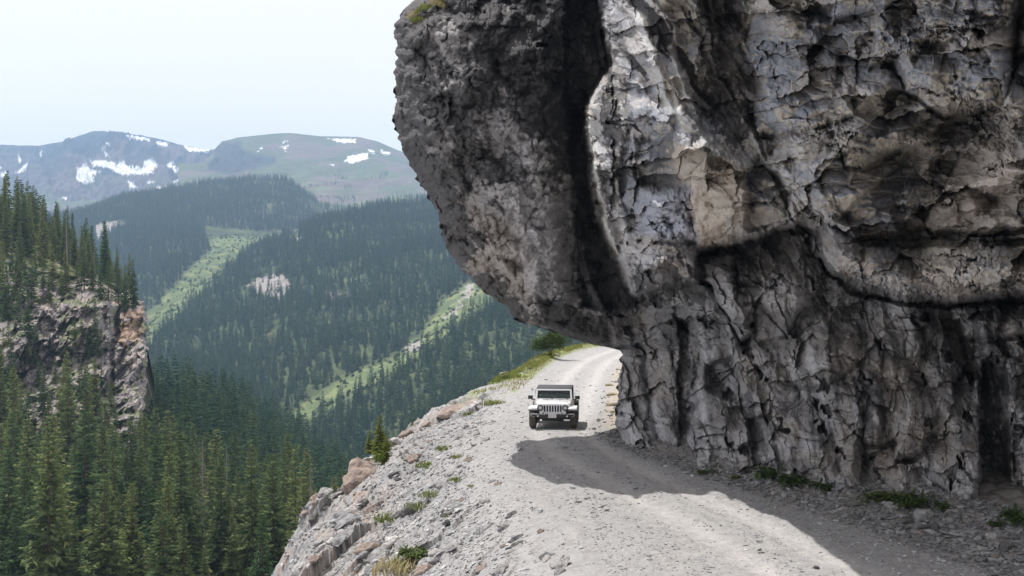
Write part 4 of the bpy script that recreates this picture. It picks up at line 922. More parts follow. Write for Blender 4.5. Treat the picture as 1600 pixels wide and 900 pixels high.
# wander in depth on the slope, where the ground lies lower
sD = sD * rng.uniform(.95, 1.45, NS) * (sx < 2) + sD * (sx >= 2); sx = (spx - 800) / FPX * sD
d_, e_ = ground_parts(sx, sD)
clump = fbm(sx * .7, sD * .5, 3, 711)
prob = .20 + .55 * sst(d_, .2, 2.0) + .9 * sst(e_, -1.8, -.4) + .22 * sst(clump, 0, .3)
mid_ = (d_ - e_) * .5
prob = prob * (1 - .85 * np.exp(-((np.abs(mid_) - .9) / .5) ** 2) * (d_ < .3))
prob = np.where((e_ > -1.2) & (sD > 46.5), .08, prob); prob = np.where(e_ > 2.0, 0, prob); prob = np.where(d_ > 9, 0, prob) * np.where((sD > 62) & (d_ > 0), .4, 1)
kp = rng.random(NS) < prob; sx, sD, d_, e_ = sx[kp], sD[kp], d_[kp], e_[kp]; n = len(sx)
size = np.exp(rng.normal(math.log(.038), .5, n)) * (1 + .55 * sst(d_, .3, 2) + 1.5 * sst(e_, -1.6, -.3)) * (sD / 32) ** .5
size = np.minimum(size, .26)
sz = ground_z(sx, sD)
Vs, Fs, Cs = [], [], []; off = 0
for k in range(8):
    idx = np.arange(k, n, 8); v, t = var[k]; m_ = len(idx)
    az = rng.uniform(0, 6.28, m_); ca_, sa_ = np.cos(az), np.sin(az)
    sl = size[idx]; el = rng.uniform(.8, 1.7, m_)
    vx = v[:, 0][None] * el[:, None] * sl[:, None]; vy = v[:, 1][None] * sl[:, None]; vz = v[:, 2][None] * sl[:, None] * rng.uniform(.5, 1.1, m_)[:, None]
    X_ = vx * ca_[:, None] - vy * sa_[:, None] + sx[idx][:, None]; Y_ = vx * sa_[:, None] + vy * ca_[:, None] + sD[idx][:, None]
    tilt = np.where(d_[idx] > 1, .35, .0)[:, None] + rng.normal(0, .12, m_)[:, None]
    Z_ = vz + sz[idx][:, None] + .12 * sl[:, None] + (X_ - sx[idx][:, None]) * tilt
    Vs.append(np.stack([X_, Y_, Z_], -1).reshape(-1, 3)); Fs.append((t[None] + (np.arange(m_) * len(v))[:, None, None] + off).reshape(-1, 3)); off += m_ * len(v)
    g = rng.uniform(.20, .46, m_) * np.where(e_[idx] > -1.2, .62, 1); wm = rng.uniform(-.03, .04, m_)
    c = np.stack([g * (1 + wm), g, g * (1 - wm)], -1); Cs.append(np.repeat(c, len(v), 0))
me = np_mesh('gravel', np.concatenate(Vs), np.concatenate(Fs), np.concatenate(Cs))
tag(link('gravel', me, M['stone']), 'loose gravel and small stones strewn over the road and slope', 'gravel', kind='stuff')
print('gravel stones', n)
rvar = {}
def rock(px, py, wpx, label, mat, flat=.5, elong=1.3, rz=None, tilt=(0, 0), seed=None, sink=.12, group=None, name='rock', up=0.0, xyz=None):
    x, y, z = xyz if xyz else ray_ground(px, py)
    s = 1.2 * wpx / FPX * y; seed = seed if seed is not None else int(px * 7 + py)
    me = hull_mesh('rock', seed, 20, flat, elong, mat, sub=True)
    o = link(name, me); o.location = (x, y, z + s * (flat * .5 - sink) * .6 + up); o.scale = (s / elong, s / elong, s / elong)
    o.rotation_euler = (tilt[0], tilt[1], (seed % 60 - 30) / 40 if rz is None else rz)
    tag(o, label, 'rock', group); return o
rock(1442, 812, 30, 'largest grey block among the rubble at the foot of the right wall', m_grey, .8, 1.1)
rock(1446, 824, 26, 'flat black stone lying just below the largest grey block', m_dark, .4, 1.6)
rock(1433, 834, 17, 'small brown stone in front of the flat black stone', m_brown, .5, 1.3)
rock(1464, 828, 16, 'dark upright stone to the right of the flat black stone', m_dark, .9, .9)
rock(1494, 833, 11, 'small white stone on dark soil, right of the dark upright stone', m_light, .6, 1.2)
rock(1525, 835, 21, 'olive grey rounded stone between two pale stones at the wall foot', m_grey, .6, 1.4)
rock(1546, 842, 20, 'palest rounded stone beside the patch of white gravel', m_light, .7, 1.1)
rock(1572, 860, 24, 'dark rounded boulder on the shaded gravel near the right edge', m_dark, .75, 1.1)
rock(1555, 873, 13, 'small brownish stone left of the stones at the right edge', m_brown, .6, 1.1)
rock(1593, 876, 24, 'flat grey stone cut by the right edge of the picture', m_grey, .5, 1.6)
rock(1317, 797, 19, 'pale slab at the end of the sunlit road by the wall', m_light, .45, 1.4)
rock(1397, 793, 36, 'long low grey rock half buried below the broad leafed weeds', m_grey, .5, 1.6)
rock(1417, 817, 30, 'wide dark grey stone left of the largest grey block', m_dark, .5, 1.5)
rock(1480, 816, 20, 'grey stone right of the largest grey block under the wall', m_grey, .6, 1.2)
rock(1215, 771, 19, 'pale flat stone at the road edge below the ferns', m_light, .4, 1.6)
rock(1226, 777, 12, 'small pale stone touching the pale flat stone below the ferns', m_light, .7, 1.0)
rock(1274, 785, 15, 'grey stone in the rubble below the middle green weed clump', m_grey, .6, 1.2)
rock(1276, 888, 11, 'dark stone alone on the sunlit gravel at the bottom', m_dark, .6, 1.3)
rock(1000, 700, 16, 'grey stone at the left corner foot of the rock wall', m_grey, .6, 1.3)
rock(936, 657, 9, 'dark stone on the road just right of the car', m_dark, .5, 1.6)
# slope
big = [(553, 748, 82, 'big brown slab jutting from the cliff edge below the dwarf conifer', m_brown, .65, 1.25, .5, (.1, -.42)),
       (518, 884, 70, 'huge brown boulder block at the bottom left end of the slope', m_brown, .75, 1.2, .5, (.1, -.3)),
       (712, 636, 78, 'reddish brown flat slab projecting over the drop left of the car', m_brown, .35, 1.4, .1, (.05, -.12)),
       (733, 634, 52, 'long pale grey slab leaning diagonally against the reddish slab', m_light, .16, 2.8, .75, (.1, -.45)),
       (617, 693, 28, 'pale rounded rock behind the dwarf conifer at the slope edge', m_light, .7, 1.2, .4, (0, -.3)),
       (787, 581, 13, 'pinkish pale rock standing in the grass verge', m_brown, .8, 1.1, 0, (0, 0)),
       (871, 556, 9, 'small grey rock at the verge beside the far bend', m_grey, .8, 1.1, 0, (0, 0)),
       (640, 745, 52, 'jagged grey slab over a black hollow in the middle of the slope', m_grey, .35, 1.9, .7, (.1, -.5)),
       (672, 752, 34, 'grey slab right of the black hollow', m_grey, .3, 1.6, .6, (.1, -.5)),
       (614, 739, 20, 'small thin dark slab in the upper part of the slope', m_dark, .3, 1.7, .6, (0, -.4)),
       (634, 800, 42, 'dark grey block above the rust red soil patch', m_dark, .55, 1.3, .5, (0, -.5)),
       (590, 850, 88, 'long pale bedrock slab running diagonally above the grass clumps', m_light, .22, 2.6, .75, (.1, -.5)),
       (520, 815, 90, 'broad pale grey bedrock slab on the outer left edge', m_grey, .3, 2.0, .6, (.1, -.5)),
       (798, 874, 27, 'pale flat slab lying on the gravel in the lower middle', m_light, .35, 1.5, .3, (0, -.25)),
       (782, 891, 17, 'pale stone below the pale flat slab at the bottom edge', m_light, .5, 1.3, .5, (0, -.2)),
       (832, 864, 16, 'white angular stone right of the pale flat slab', m_light, .5, 1.3, .4, (0, -.2)),
       (787, 854, 14, 'grey brown stone above the pale flat slab', m_brown, .6, 1.2, .3, (0, -.3)),
       (760, 838, 26, 'pale and brown slab up slope from the pale flat slab', m_light, .4, 1.6, .5, (0, -.4)),
       (827, 797, 34, 'thin rock ledge with dark shadow near the road shoulder', m_grey, .3, 2.0, .5, (0, -.35)),
       (748, 808, 38, 'dark edged ledge slab in the middle right of the slope', m_dark, .3, 2.2, .6, (0, -.45)),
       (697, 822, 15, 'small dark angular stone below the green grass streak', m_dark, .7, 1.1, .4, (0, -.3)),
       (683, 862, 30, 'pale slab just right of the lower grass clump', m_light, .5, 1.3, .5, (0, -.35)),
       (701, 857, 20, 'grey slab beside the pale slab right of the lower grass clump', m_grey, .4, 1.5, .6, (0, -.35)),
       (717, 868, 15, 'small grey stone below the two slabs right of the grass clump', m_grey, .5, 1.3, .6, (0, -.3)),
       (700, 698, 18, 'thin pale slab beside the small upper grass tuft', m_light, .3, 1.8, .5, (0, -.3)),
       (600, 762, 40, 'wide flat grey bedrock plate left of the black hollow', m_grey, .25, 1.9, .6, (.05, -.5)),
       (560, 785, 46, 'wide pale bedrock plate on the left part of the slope', m_light, .22, 2.0, .6, (.05, -.5)),
       (650, 815, 52, 'pale ridge of bedrock under the green grass streak', m_light, .3, 2.2, .7, (.05, -.5))]
big += [(500, 850, 120, 'large tilted pale plate above the bottom boulder block', m_light, .20, 2.0, .75, (.15, -.5)),
        (560, 875, 120, 'long grey bedrock plate running to the bottom edge', m_grey, .20, 2.4, .85, (.15, -.5)),
        (540, 812, 95, 'grey brown plate below the brown jutting slab', m_brown, .2, 2.2, .8, (.1, -.5)),
        (585, 800, 100, 'long light grey plate beside the rust red soil', m_light, .16, 2.6, .85, (.1, -.5)),
        (640, 840, 80, 'brownish flat plate up slope from the dry straw grass', m_brown, .18, 2.2, .8, (.1, -.45)),
        (600, 735, 70, 'grey plate near the top of the outer slope', m_grey, .18, 2.2, .8, (.1, -.4)),
        (645, 705, 60, 'pale plate at the upper brink, right of the dwarf conifer', m_light, .18, 2.2, .8, (.1, -.3))]
for (px_, py_, w_, lab, mt_, fl, el, rz, ti) in big:
    fix = {553: (47.5, -.35), 712: (60.5, -.25), 733: (59.5, -.1), 518: (40, -.5)}.get(px_)
    rock(px_, py_, w_, lab, mt_, fl, el, rz, ti, sink=.30, xyz=tuple(PV(px_, py_, fix[0]) + Vector((0, 0, fix[1] + .3))) if fix else None)
# unnamed slabs of the slope: alike, not told apart
proto = [hull_mesh('rock', 760 + i, 18, .38, 1.7, [m_light, m_grey, m_grey, m_dark, m_brown, m_grey][i], sub=True) for i in range(6)]
rr = np.random.default_rng(761); cnt = 0
while cnt < 120:
    p_, q_ = rr.uniform(470, 960), rr.uniform(660, 898)
    x, y, z = ray_ground(p_, q_); dd, ee = ground_parts(np.array([x]), np.array([y]))
    if dd[0] < .3 or dd[0] > 7.5: continue
    s = rr.uniform(.16, .42) * (1 + .5 * (dd[0] > 3)); k = rr.integers(0, 6)
    o = link('rock', proto[k]); o.location = (x, y, z + .03 * s); o.scale = (s, s, s * rr.uniform(.7, 1.3)); o.rotation_euler = (rr.normal(0, .12), -.35 + rr.normal(0, .12), rr.normal(1.0, .35))
    tag(o, ['pale', 'grey', 'grey', 'dark grey', 'brownish', 'grey'][k] + ' loose slab among many on the stony slope left of the road', 'rock', ['pale', 'grey', 'grey', 'dark grey', 'brownish', 'grey'][k] + ' loose slabs on the slope'); cnt += 1

# ------------------------------------------------------------------ plants
def tuft_mesh(seed, n=120, spread=.5, h=.45, w=.02, lean=.5):
    rng = np.random.default_rng(seed); V, F, c = [], [], []
    for i in range(n):
        r = spread * math.sqrt(rng.random()); t = rng.uniform(0, 6.28); bx, by = r * math.cos(t), r * math.sin(t)
        hh_ = h * rng.uniform(.5, 1.15) * (1 - .4 * r / spread); az = rng.uniform(0, 6.28); L = lean * hh_ * rng.uniform(.3, 1.2)
        wx_, wy_ = -math.sin(az) * w, math.cos(az) * w; k = len(V)
        V += [(bx - wx_, by - wy_, -.05), (bx + wx_, by + wy_, -.05), (bx + wx_ * .8 + math.cos(az) * L * .35, by + wy_ * .8 + math.sin(az) * L * .35, hh_ * .6), (bx - wx_ * .8 + math.cos(az) * L * .35, by - wy_ * .8 + math.sin(az) * L * .35, hh_ * .6), (bx + math.cos(az) * L, by + math.sin(az) * L, hh_)]
        F += [(k, k + 1, k + 2), (k, k + 2, k + 3), (k + 3, k + 2, k + 4)]; b_ = rng.uniform(.7, 1.3); c += [(b_, b_, b_)] * 5
    return np_mesh('tuft', np.array(V), np.array(F), np.array(c))
def leafy_mesh(seed, n=260, rx=.5, rz=.45, leaf=.09, dense=1.0):
    """leaves on many short stems filling a low dome"""
    rng = np.random.default_rng(seed); V, F, c = [], [], []
    lobes = [(rng.uniform(-.6, .6) * rx, rng.uniform(-.6, .6) * rx, rng.uniform(.35, .8) * rz, rng.uniform(.3, .55)) for _ in range(7)]
    for i in range(n):
        lb = lobes[rng.integers(0, 7)]; dvec = rng.normal(0, 1, 3); dvec /= np.linalg.norm(dvec); dvec[2] = abs(dvec[2]) * .9
        rr_ = lb[3] * rng.uniform(.55, 1.05); p = np.array([lb[0], lb[1], lb[2] * .5]) + dvec * np.array([rx, rx, rz]) * rr_
        u = rng.normal(0, 1, 3); u[2] *= .5; u /= np.linalg.norm(u); w_ = np.cross(u, [0, 0, 1]); w_ /= np.linalg.norm(w_) + 1e-6; w_[2] += rng.uniform(-.4, .4); s = leaf * rng.uniform(.6, 1.3); k = len(V)
        V += [p, p + u * s + w_ * s * .45, p + u * s * 2 + np.array([0, 0, -.3 * s]), p + u * s - w_ * s * .45]; F += [(k, k + 1, k + 2), (k, k + 2, k + 3)]
        b_ = rng.uniform(.65, 1.35); c += [(b_, b_, b_)] * 4
    for i in range(14):
        az = rng.uniform(0, 6.28); r = rng.uniform(.2, .8) * rx; k = len(V); V += [(0.01, 0, 0), (-.01, .01, 0), (math.cos(az) * r, math.sin(az) * r, rng.uniform(.3, .9) * rz)]; F += [(k, k + 1, k + 2)]; c += [(.7, .5, .4)] * 3
    return np_mesh('leaves', np.array(V), np.array(F), np.array(c))
M['dry'] = foliage_mat('dry_grass', (.30, .26, .13), (.36, .31, .17), .3)
GR = [tuft_mesh(800 + i, 150, .5, .40, .016, .6) for i in range(3)]
for m_ in GR: m_.materials.append(M['grass'])
DR = [tuft_mesh(810 + i, 150, .5, .45, .014, .7) for i in range(2)]
for m_ in DR: m_.materials.append(M['dry'])
LF = [leafy_mesh(820 + i) for i in range(3)]
for m_ in LF: m_.materials.append(M['leaf'])
def plant(mesh, px, py, wpx, label, name, cat, hs=1.0, group=None, xyz=None, dz=0):
    x, y, z = xyz if xyz else ray_ground(px, py); s = (1.45 if xyz is None else 1) * wpx / FPX * y
    o = link(name, mesh); o.location = (x, y, z + dz); o.scale = (s, s, s * hs); o.rotation_euler = (0, 0, (px * 13 % 63) / 10); tag(o, label, cat, group); return o
for (k, px_, py_, w_, hs, lab) in [
    (0, 695, 702, 24, .5, 'small bright grass tuft beside a thin slab high on the slope'), (1, 716, 714, 15, .6, 'tiny grass tuft right of and below the upper slope tuft'),
    (2, 670, 728, 32, .4, 'two toned grass tuft left of the tiny one on the upper slope'), (0, 655, 792, 34, .5, 'lower end of the green grass streak in the middle of the slope'),
    (2, 674, 778, 30, .5, 'upper end of the green grass streak in the middle of the slope'), (1, 608, 812, 34, .6, 'green grass tuft growing out of the rust red soil'),
    (0, 717, 750, 24, .4, 'sparse grass tuft on the right part of the slope'), (1, 564, 860, 14, .5, 'small grass tuft at the lower left above the brown boulder'),
    (2, 771, 632, 26, .7, 'grass tuft at the road edge left of the car'), (0, 735, 648, 20, .5, 'low grass tuft below the leaning pale slab'), (1, 700, 644, 22, .7, 'brown green tuft under the projecting reddish slab'),
    (2, 738, 760, 12, .5, 'tiny grass sprig in the gravel near the road shoulder'), (1, 698, 808, 10, .5, 'grass sprig below the green grass streak')]:
    plant(GR[k], px_, py_, w_, lab, 'grass_tuft', 'grass tuft', hs)
plant(DR[0], 622, 892, 60, 'large tuft of dry straw grass at the bottom of the slope', 'grass_tuft', 'grass tuft', .7)
plant(LF[0], 650, 872, 44, 'leafy green clump beside the dry straw grass', 'weed_clump', 'weed', .8)
plant(GR[0], 632, 885, 40, 'green grass mixed into the foot of the dry straw tuft', 'grass_tuft', 'grass tuft', .7)
for (k, px_, py_, w_, hs, lab) in [
    (0, 1206, 752, 38, .9, 'fern like green weeds at the wall foot, leftmost clump'), (1, 1238, 760, 36, .7, 'bright green weed clump right of the leftmost ferns'),
    (2, 1288, 770, 30, .7, 'green weed clump in the middle of the wall foot'), (1, 1376, 788, 42, .6, 'low leafy weeds left of the broad leafed plants'),
    (0, 1412, 790, 36, .8, 'broad leafed plants under the bulging rock'), (2, 1436, 797, 32, 1.0, 'tallest broad leafed weed next to the largest grey block'),
    (1, 1472, 800, 20, 1.0, 'small green sprig at the foot of the smooth grey rib'), (0, 1582, 818, 34, 1.0, 'green weeds in the dark corner at the right edge'), (2, 1557, 826, 18, .9, 'small moss green weed left of the weeds in the dark corner'),
    (2, 1102, 742, 18, .6, 'small weed at the wall foot left of the ferns'), (0, 1150, 748, 14, .5, 'tiny weed at the wall foot beside the ferns')]:
    plant(LF[k], px_, py_, w_, lab, 'weed_clump', 'weed', hs * 1.5)
for (px_, py_, w_) in [(957, 618, 10), (955, 634, 10), (952, 603, 9), (958, 645, 8)]:
    plant(DR[1], px_, py_, w_, 'yellow dry grass tuft on the bank right of the far road', 'grass_tuft', 'grass tuft', .9, 'dry tufts on the right bank')
# verge meadow strips (uncountable grass)
def verge(name, n, yr, dr, seed, mat, h, label):
    rng = np.random.default_rng(seed); y = rng.uniform(*yr, n); xL_ = smooth1(y, _ly, _lx); x = xL_ - rng.uniform(*dr, n)
    m_ = fbm(x * .5, y * .2, 3, seed + 1) > -.12; x, y = x[m_], y[m_]; z = ground_z(x, y); n = len(x)
    hh_ = h * rng.uniform(.4, 1.2, n); az = rng.uniform(0, 6.28, n); w = .035
    ox, oy = -np.sin(az) * w, np.cos(az) * w; L = hh_ * rng.uniform(.1, .7, n)
    A = np.stack([x - ox, y - oy, z - .03], 1); B = np.stack([x + ox, y + oy, z - .03], 1); Cc = np.stack([x + np.cos(az) * L, y + np.sin(az) * L, z + hh_], 1)
    V = np.stack([A, B, Cc], 1).reshape(-1, 3); c = np.repeat(rng.uniform(.6, 1.4, n), 3)[:, None] * np.ones((1, 3))
    tag(link(name, np_mesh(name, V, np.arange(len(V)).reshape(-1, 3), c), mat), label, 'grass', kind='stuff')
verge('verge_grass', 18000, (76, 122), (.9, 3.6), 841, M['grass'], .22, 'green grass along the outer verge of the road behind the car')
verge('verge_straw', 2600, (68, 122), (.6, 3.4), 845, M['dry'], .22, 'dry straw coloured grass mixed into the road verge')
# bush on the far verge
bl = leafy_mesh(850, 5200, .5, .75, .026); bl.materials.append(M['leaf'])
o = plant(bl, 862, 556, 70, 'dark green rounded bush on the verge at the far bend', 'bush', 'bush', 1.0, xyz=PV(860, 551, 97), dz=-.3)
bl2 = leafy_mesh(851, 900, .5, .45, .03); bl2.materials.append(M['leaf'])
plant(bl2, 790, 592, 22, 'low green shrub in the verge grass left of the far road', 'bush', 'bush', .6)
plant(bl2, 828, 578, 12, 'small dark shrub at the verge just above the car', 'bush', 'bush', .8)
# dwarf conifers at the brink
def dwarf(px, py, hpx, wide, label, D, seed, mat):
    v = PV(px, py, D); h = hpx / FPX * D
    me = conifer(seed, 18, 2.6 * wide, .75, 8, 8, .05, .1, .02, 1.9); me.materials.append(mat)
    r = bpy.data.objects.new('dwarf_conifer', None); COL.objects.link(r); r.location = v; s = h / 18; r.scale = (s * 1.6, s * 1.6, s); tag(r, label, 'tree')
    c = link('crown', me, None, r); t = link('trunk', TRK, None, r)
mdw = foliage_mat('bright_needles', (.15, .19, .05), (.20, .23, .07), .5)
dwarf(594, 712, 64, 1.1, 'small spiky conifer at the brink behind the brown slab', 49.5, 861, mdw)
dwarf(604, 722, 42, 1.9, 'low spreading bright green conifer against the brown slab', 47.5, 862, mdw)
dwarf(578, 708, 36, 1.2, 'pale yellow green young conifer left of the spiky one', 51, 863, mdw)
dwarf(645, 692, 36, 1.6, 'small bright conifer peeping over the slope edge, rightmost of the small ones', 55, 864, mdw)
jn = leafy_mesh(866, 2600, .5, .42, .035); jn.materials.append(foliage_mat('bright_shrub_leaves', (.15, .20, .05), (.19, .23, .07), .45))
plant(jn, 604, 722, 46, 'bright yellow green juniper shrub spilling over the brown slab', 'bush', 'bush', 1.3, xyz=tuple(PV(603, 722, 47.2)), dz=-.15)
plant(jn, 648, 690, 26, 'small bright shrub at the outer edge, right of the spiky conifer', 'bush', 'bush', 1.3, xyz=tuple(PV(647, 682, 54)), dz=-.3)
# grass on top of the nose
gx = leafy_mesh(870, 10, .1, .1, .01)
tp = [(650, 22), (660, 14), (670, 10), (682, 6), (656, 32), (690, 2)]
for i, (px_, py_) in enumerate(tp):
    j = np.argmin(np.abs(PY[:, 0] - py_)); i2 = np.argmin(np.abs(PX[j] - px_)); p = V[j, i2]
    o = link('grass_tuft', GR[i % 3] if i % 3 else DR[0]); o.location = (float(p[0]), float(p[1]) + .0, float(p[2]) - .05); s = .62; o.scale = (s, s, s * .8); o.rotation_euler = (0, -.3, i)
    tag(o, 'grass tuft on the top brow of the overhanging rock', 'grass tuft', 'grass tufts on the brow of the overhang')

# ------------------------------------------------------------------ the car
paint = simple('white_paint', (.78, .79, .80), .28, coat=.6); blackp = simple('black_plastic', (.022, .022, .024), .55); lowdust = simple('dusty_white_paint', (.60, .57, .53), .5, noise=.12, nscale=4); dustp = simple('dusty_black_plastic', (.085, .078, .070), .75, noise=.25, nscale=5)
rubber = simple('dusty_tyre_rubber', (.085, .074, .062), .9, noise=.35, nscale=9); cloth = simple('black_soft_top', (.045, .045, .05), .85, noise=.2, nscale=6)
chrome = simple('brushed_silver', (.55, .55, .55), .3, metal=.9); rimm = simple('grey_rim', (.28, .28, .29), .4, metal=.6); interior = simple('dark_interior', (.03, .03, .032), .8)
amber = simple('amber_lens', (.55, .20, .03), .25); white_ = simple('plate_white', (.62, .62, .60), .5); red_ = simple('plate_marks', (.40, .20, .19), .5)
gm_, gn, gl, gb = new_mat('window_glass'); gb.inputs['Base Color'].default_value = (.10, .13, .13, 1); gb.inputs['Roughness'].default_value = .04; gb.inputs['Alpha'].default_value = .42; gb.inputs['Specular IOR Level'].default_value = .8
lens = simple('lamp_lens', (.55, .57, .60), .08, spec=.9); lensd = simple('lamp_inner', (.12, .13, .14), .2, metal=.5)
def box(bm, c, s, fn=None, bev=.0, seg=2):
    r = bmesh.ops.create_cube(bm, size=1.0); vs = r['verts']
    for v in vs:
        v.co = Vector((c[0] + v.co.x * s[0], c[1] + v.co.y * s[1], c[2] + v.co.z * s[2]))
        if fn: v.co = Vector(fn(v.co))
    if bev:
        es = list({e for v in vs for e in v.link_edges}); bmesh.ops.bevel(bm, geom=es, offset=bev, segments=seg, affect='EDGES', profile=.5)
def cyl(bm, c, r, h, axis='y', n=28, r2=None):
    m = {'y': Matrix.Rotation(math.pi / 2, 4, 'X'), 'x': Matrix.Rotation(math.pi / 2, 4, 'Y'), 'z': Matrix.Identity(4)}[axis]
    bmesh.ops.create_cone(bm, cap_ends=True, segments=n, radius1=r, radius2=r if r2 is None else r2, depth=h, matrix=Matrix.Translation(Vector(c)) @ m)
def prism(bm, prof, x0, x1, fn=None, bev=0):
    """side profile (y,z) drawn out across the car from x0 to x1"""
    A = [bm.verts.new((x0, y, z)) for y, z in prof]; B = [bm.verts.new((x1, y, z)) for y, z in prof]; n = len(prof)
    fs = [bm.faces.new(A[::-1]), bm.faces.new(B)]
    for i in range(n): fs.append(bm.faces.new((A[i], A[(i + 1) % n], B[(i + 1) % n], B[i])))
    bmesh.ops.recalc_face_normals(bm, faces=fs)
    if fn:
        for v in A + B: v.co = Vector(fn(v.co))
    if bev:
        es = list({e for f in fs for e in f.edges}); bmesh.ops.bevel(bm, geom=es, offset=bev, segments=2, affect='EDGES', profile=.5)
def part(name, mat, parent, build, smooth=False):
    bm = bmesh.new(); build(bm); bmesh.ops.recalc_face_normals(bm, faces=bm.faces); me = bpy.data.meshes.new(name); bm.to_mesh(me); bm.free()
    if smooth:
        for p in me.polygons: p.use_smooth = True
        me.set_sharp_from_angle(angle=R(35))
    return link(name, me, mat, parent)
cx_, cy_ = 1.62, 48.35
car = bpy.data.objects.new('off_road_car', None); COL.objects.link(car); car.location = (cx_, cy_, gz(cx_, cy_) + .0); car.rotation_euler = (R(-1.6), 0, R(-4.5))
tag(car, 'white off road car with black soft top driving towards us on the gravel road', 'car')
WB = 2.45
taper = lambda y: .60 + .06 * sst(np.array(y), -.5, .4) * 1.0           # half width of the hood
def tub(bm):
    prism(bm, [(.35, .50), (.35, 1.04), (2.95, 1.04), (3.0, .98), (3.0, .50)], -.74, .74, bev=.03)
    prism(bm, [(-.40, .62), (-.40, .90), (.36, 1.0), (.36, .55)], -.50, .50)
body = part('body', lowdust, car, tub, True)
def hood(bm):
    n = 8
    rows_ = [(-.46, .90, .575), (-.44, .945, .60), (-.30, .985, .62), (0, 1.02, .655), (.40, 1.055, .70)]
    g = []
    for (y, z, hw) in rows_:
        row = []
        for i in range(n + 1):
            u = -1 + 2 * i / n; row.append(bm.verts.new((hw * u, y, z + .035 * (1 - u * u) - .05 * max(0, abs(u) - .75) * 4)))
        g.append(row)
    for j in range(len(g) - 1):
        for i in range(n): bm.faces.new((g[j][i], g[j][i + 1], g[j + 1][i + 1], g[j + 1][i]))
    for s in (0, n):                                              # hood sides
        low_ = [bm.verts.new((g[j][s].co.x * 1.0, g[j][s].co.y, .72)) for j in range(len(g))]
        for j in range(len(g) - 1): bm.faces.new((g[j][s], g[j + 1][s], low_[j + 1], low_[j]))
hd = part('hood', paint, car, hood, True)
for s in (-1, 1): part('hood_latch', blackp, hd, lambda bm: box(bm, (s * .615, -.25, .93), (.03, .08, .07), bev=.01))
def vents(bm): box(bm, (0, .33, 1.085), (.9, .03, .012)); box(bm, (.25, .18, 1.075), (.03, .05, .02)); box(bm, (-.25, .18, 1.075), (.03, .05, .02))
part('hood_vent', blackp, hd, vents)
# grille: outer plate built of strips, seven open slots
def grille(bm):
    y0, t = -.50, .05; zt, zb = .915, .675
    fn = lambda v: (v[0], v[1] + (v[2] - .8) * .10, v[2])
    box(bm, (0, y0, (zt + .965) / 2), (1.16, t, .965 - zt), fn); box(bm, (0, y0, (zb + .60) / 2), (1.02, t, zb - .60), fn)
    for i in range(8): box(bm, (-.364 + i * .104, y0, (zt + zb) / 2), (.040, t, zt - zb), fn, bev=.006, seg=1)
    for s in (-1, 1):
        prism(bm, [(0, 0), (0, 1), (t, 1), (t, 0)], 0, 1, lambda v: (s * (.384 + v[0] * (.215 if v[2] > .5 else .13)), y0 - t / 2 + v[1] + (zb + v[2] * (zt - zb) - .8) * .10, zb + v[2] * (zt - zb)))
gr = part('grille', paint, car, grille)
part('radiator', interior, gr, lambda bm: box(bm, (0, -.43, .80), (.80, .03, .27)))
for s in (-1, 1):
    hl = part('headlight', lensd, car, lambda bm: cyl(bm, (s * .485, -.535, .825), .112, .06), True)
    def ring(bm):
        for k in range(28):
            a0, a1 = 2 * math.pi * k / 28, 2 * math.pi * (k + 1) / 28; q = []
            for aa in (a0, a1):
                for (r_2, yy) in ((.094, -.568), (.114, -.572), (.122, -.545)): q.append(bm.verts.new((s * .485 + r_2 * math.cos(aa), yy, .825 + r_2 * math.sin(aa))))
            bm.faces.new((q[0], q[1], q[4], q[3])); bm.faces.new((q[1], q[2], q[5], q[4]))
    part('bezel', blackp, hl, ring, True)
    part('lens', lens, hl, lambda bm: cyl(bm, (s * .485, -.572, .83), .062, .015), True)
def ws_frame(bm):
    # windshield surround: base y .42 z 1.05, top y .80 z 1.43
    lean = lambda v: (v[0] * (1 - .05 * (v[2] - 1.05) / .4), v[1] + (v[2] - 1.05) * .62, v[2])
    box(bm, (0, .42, 1.075), (1.44, .07, .07), lean, .012); box(bm, (0, .42, 1.435), (1.46, .07, .055), lean, .012)
    for s in (-1, 1): box(bm, (s * .70, .42, 1.25), (.075, .07, .36), lean, .012)
wf = part('windshield_frame', paint, car, ws_frame)
lean = lambda v: (v[0] * (1 - .05 * (v[2] - 1.05) / .4), v[1] + (v[2] - 1.05) * .62, v[2])
part('glass', gm_, wf, lambda bm: box(bm, (0, .425, 1.255), (1.34, .008, .31), lean))
part('seal', blackp, wf, lambda bm: [box(bm, (0, .405, 1.118), (1.33, .03, .028), lean), box(bm, (0, .405, 1.398), (1.33, .03, .022), lean)] + [box(bm, (s * .652, .405, 1.255), (.022, .03, .26), lean) for s in (-1, 1)])
for (x0, x1, z1) in ((-.42, -.02, 1.17), (.16, .58, 1.17)):
    def wiper(bm):
        v0 = Vector((x0 + .36, .36, 1.10)); v1 = Vector((x0, .40, z1 - .02))
        box(bm, ((v0.x + v1.x) / 2, .395, 1.135), (.40, .012, .014), lambda v: (v[0], v[1], v[2] - (v[0] - v1.x) * .14 + .03))
        box(bm, (x0 + .36, .385, 1.10), (.05, .05, .03))
    part('wiper', blackp, car, wiper)
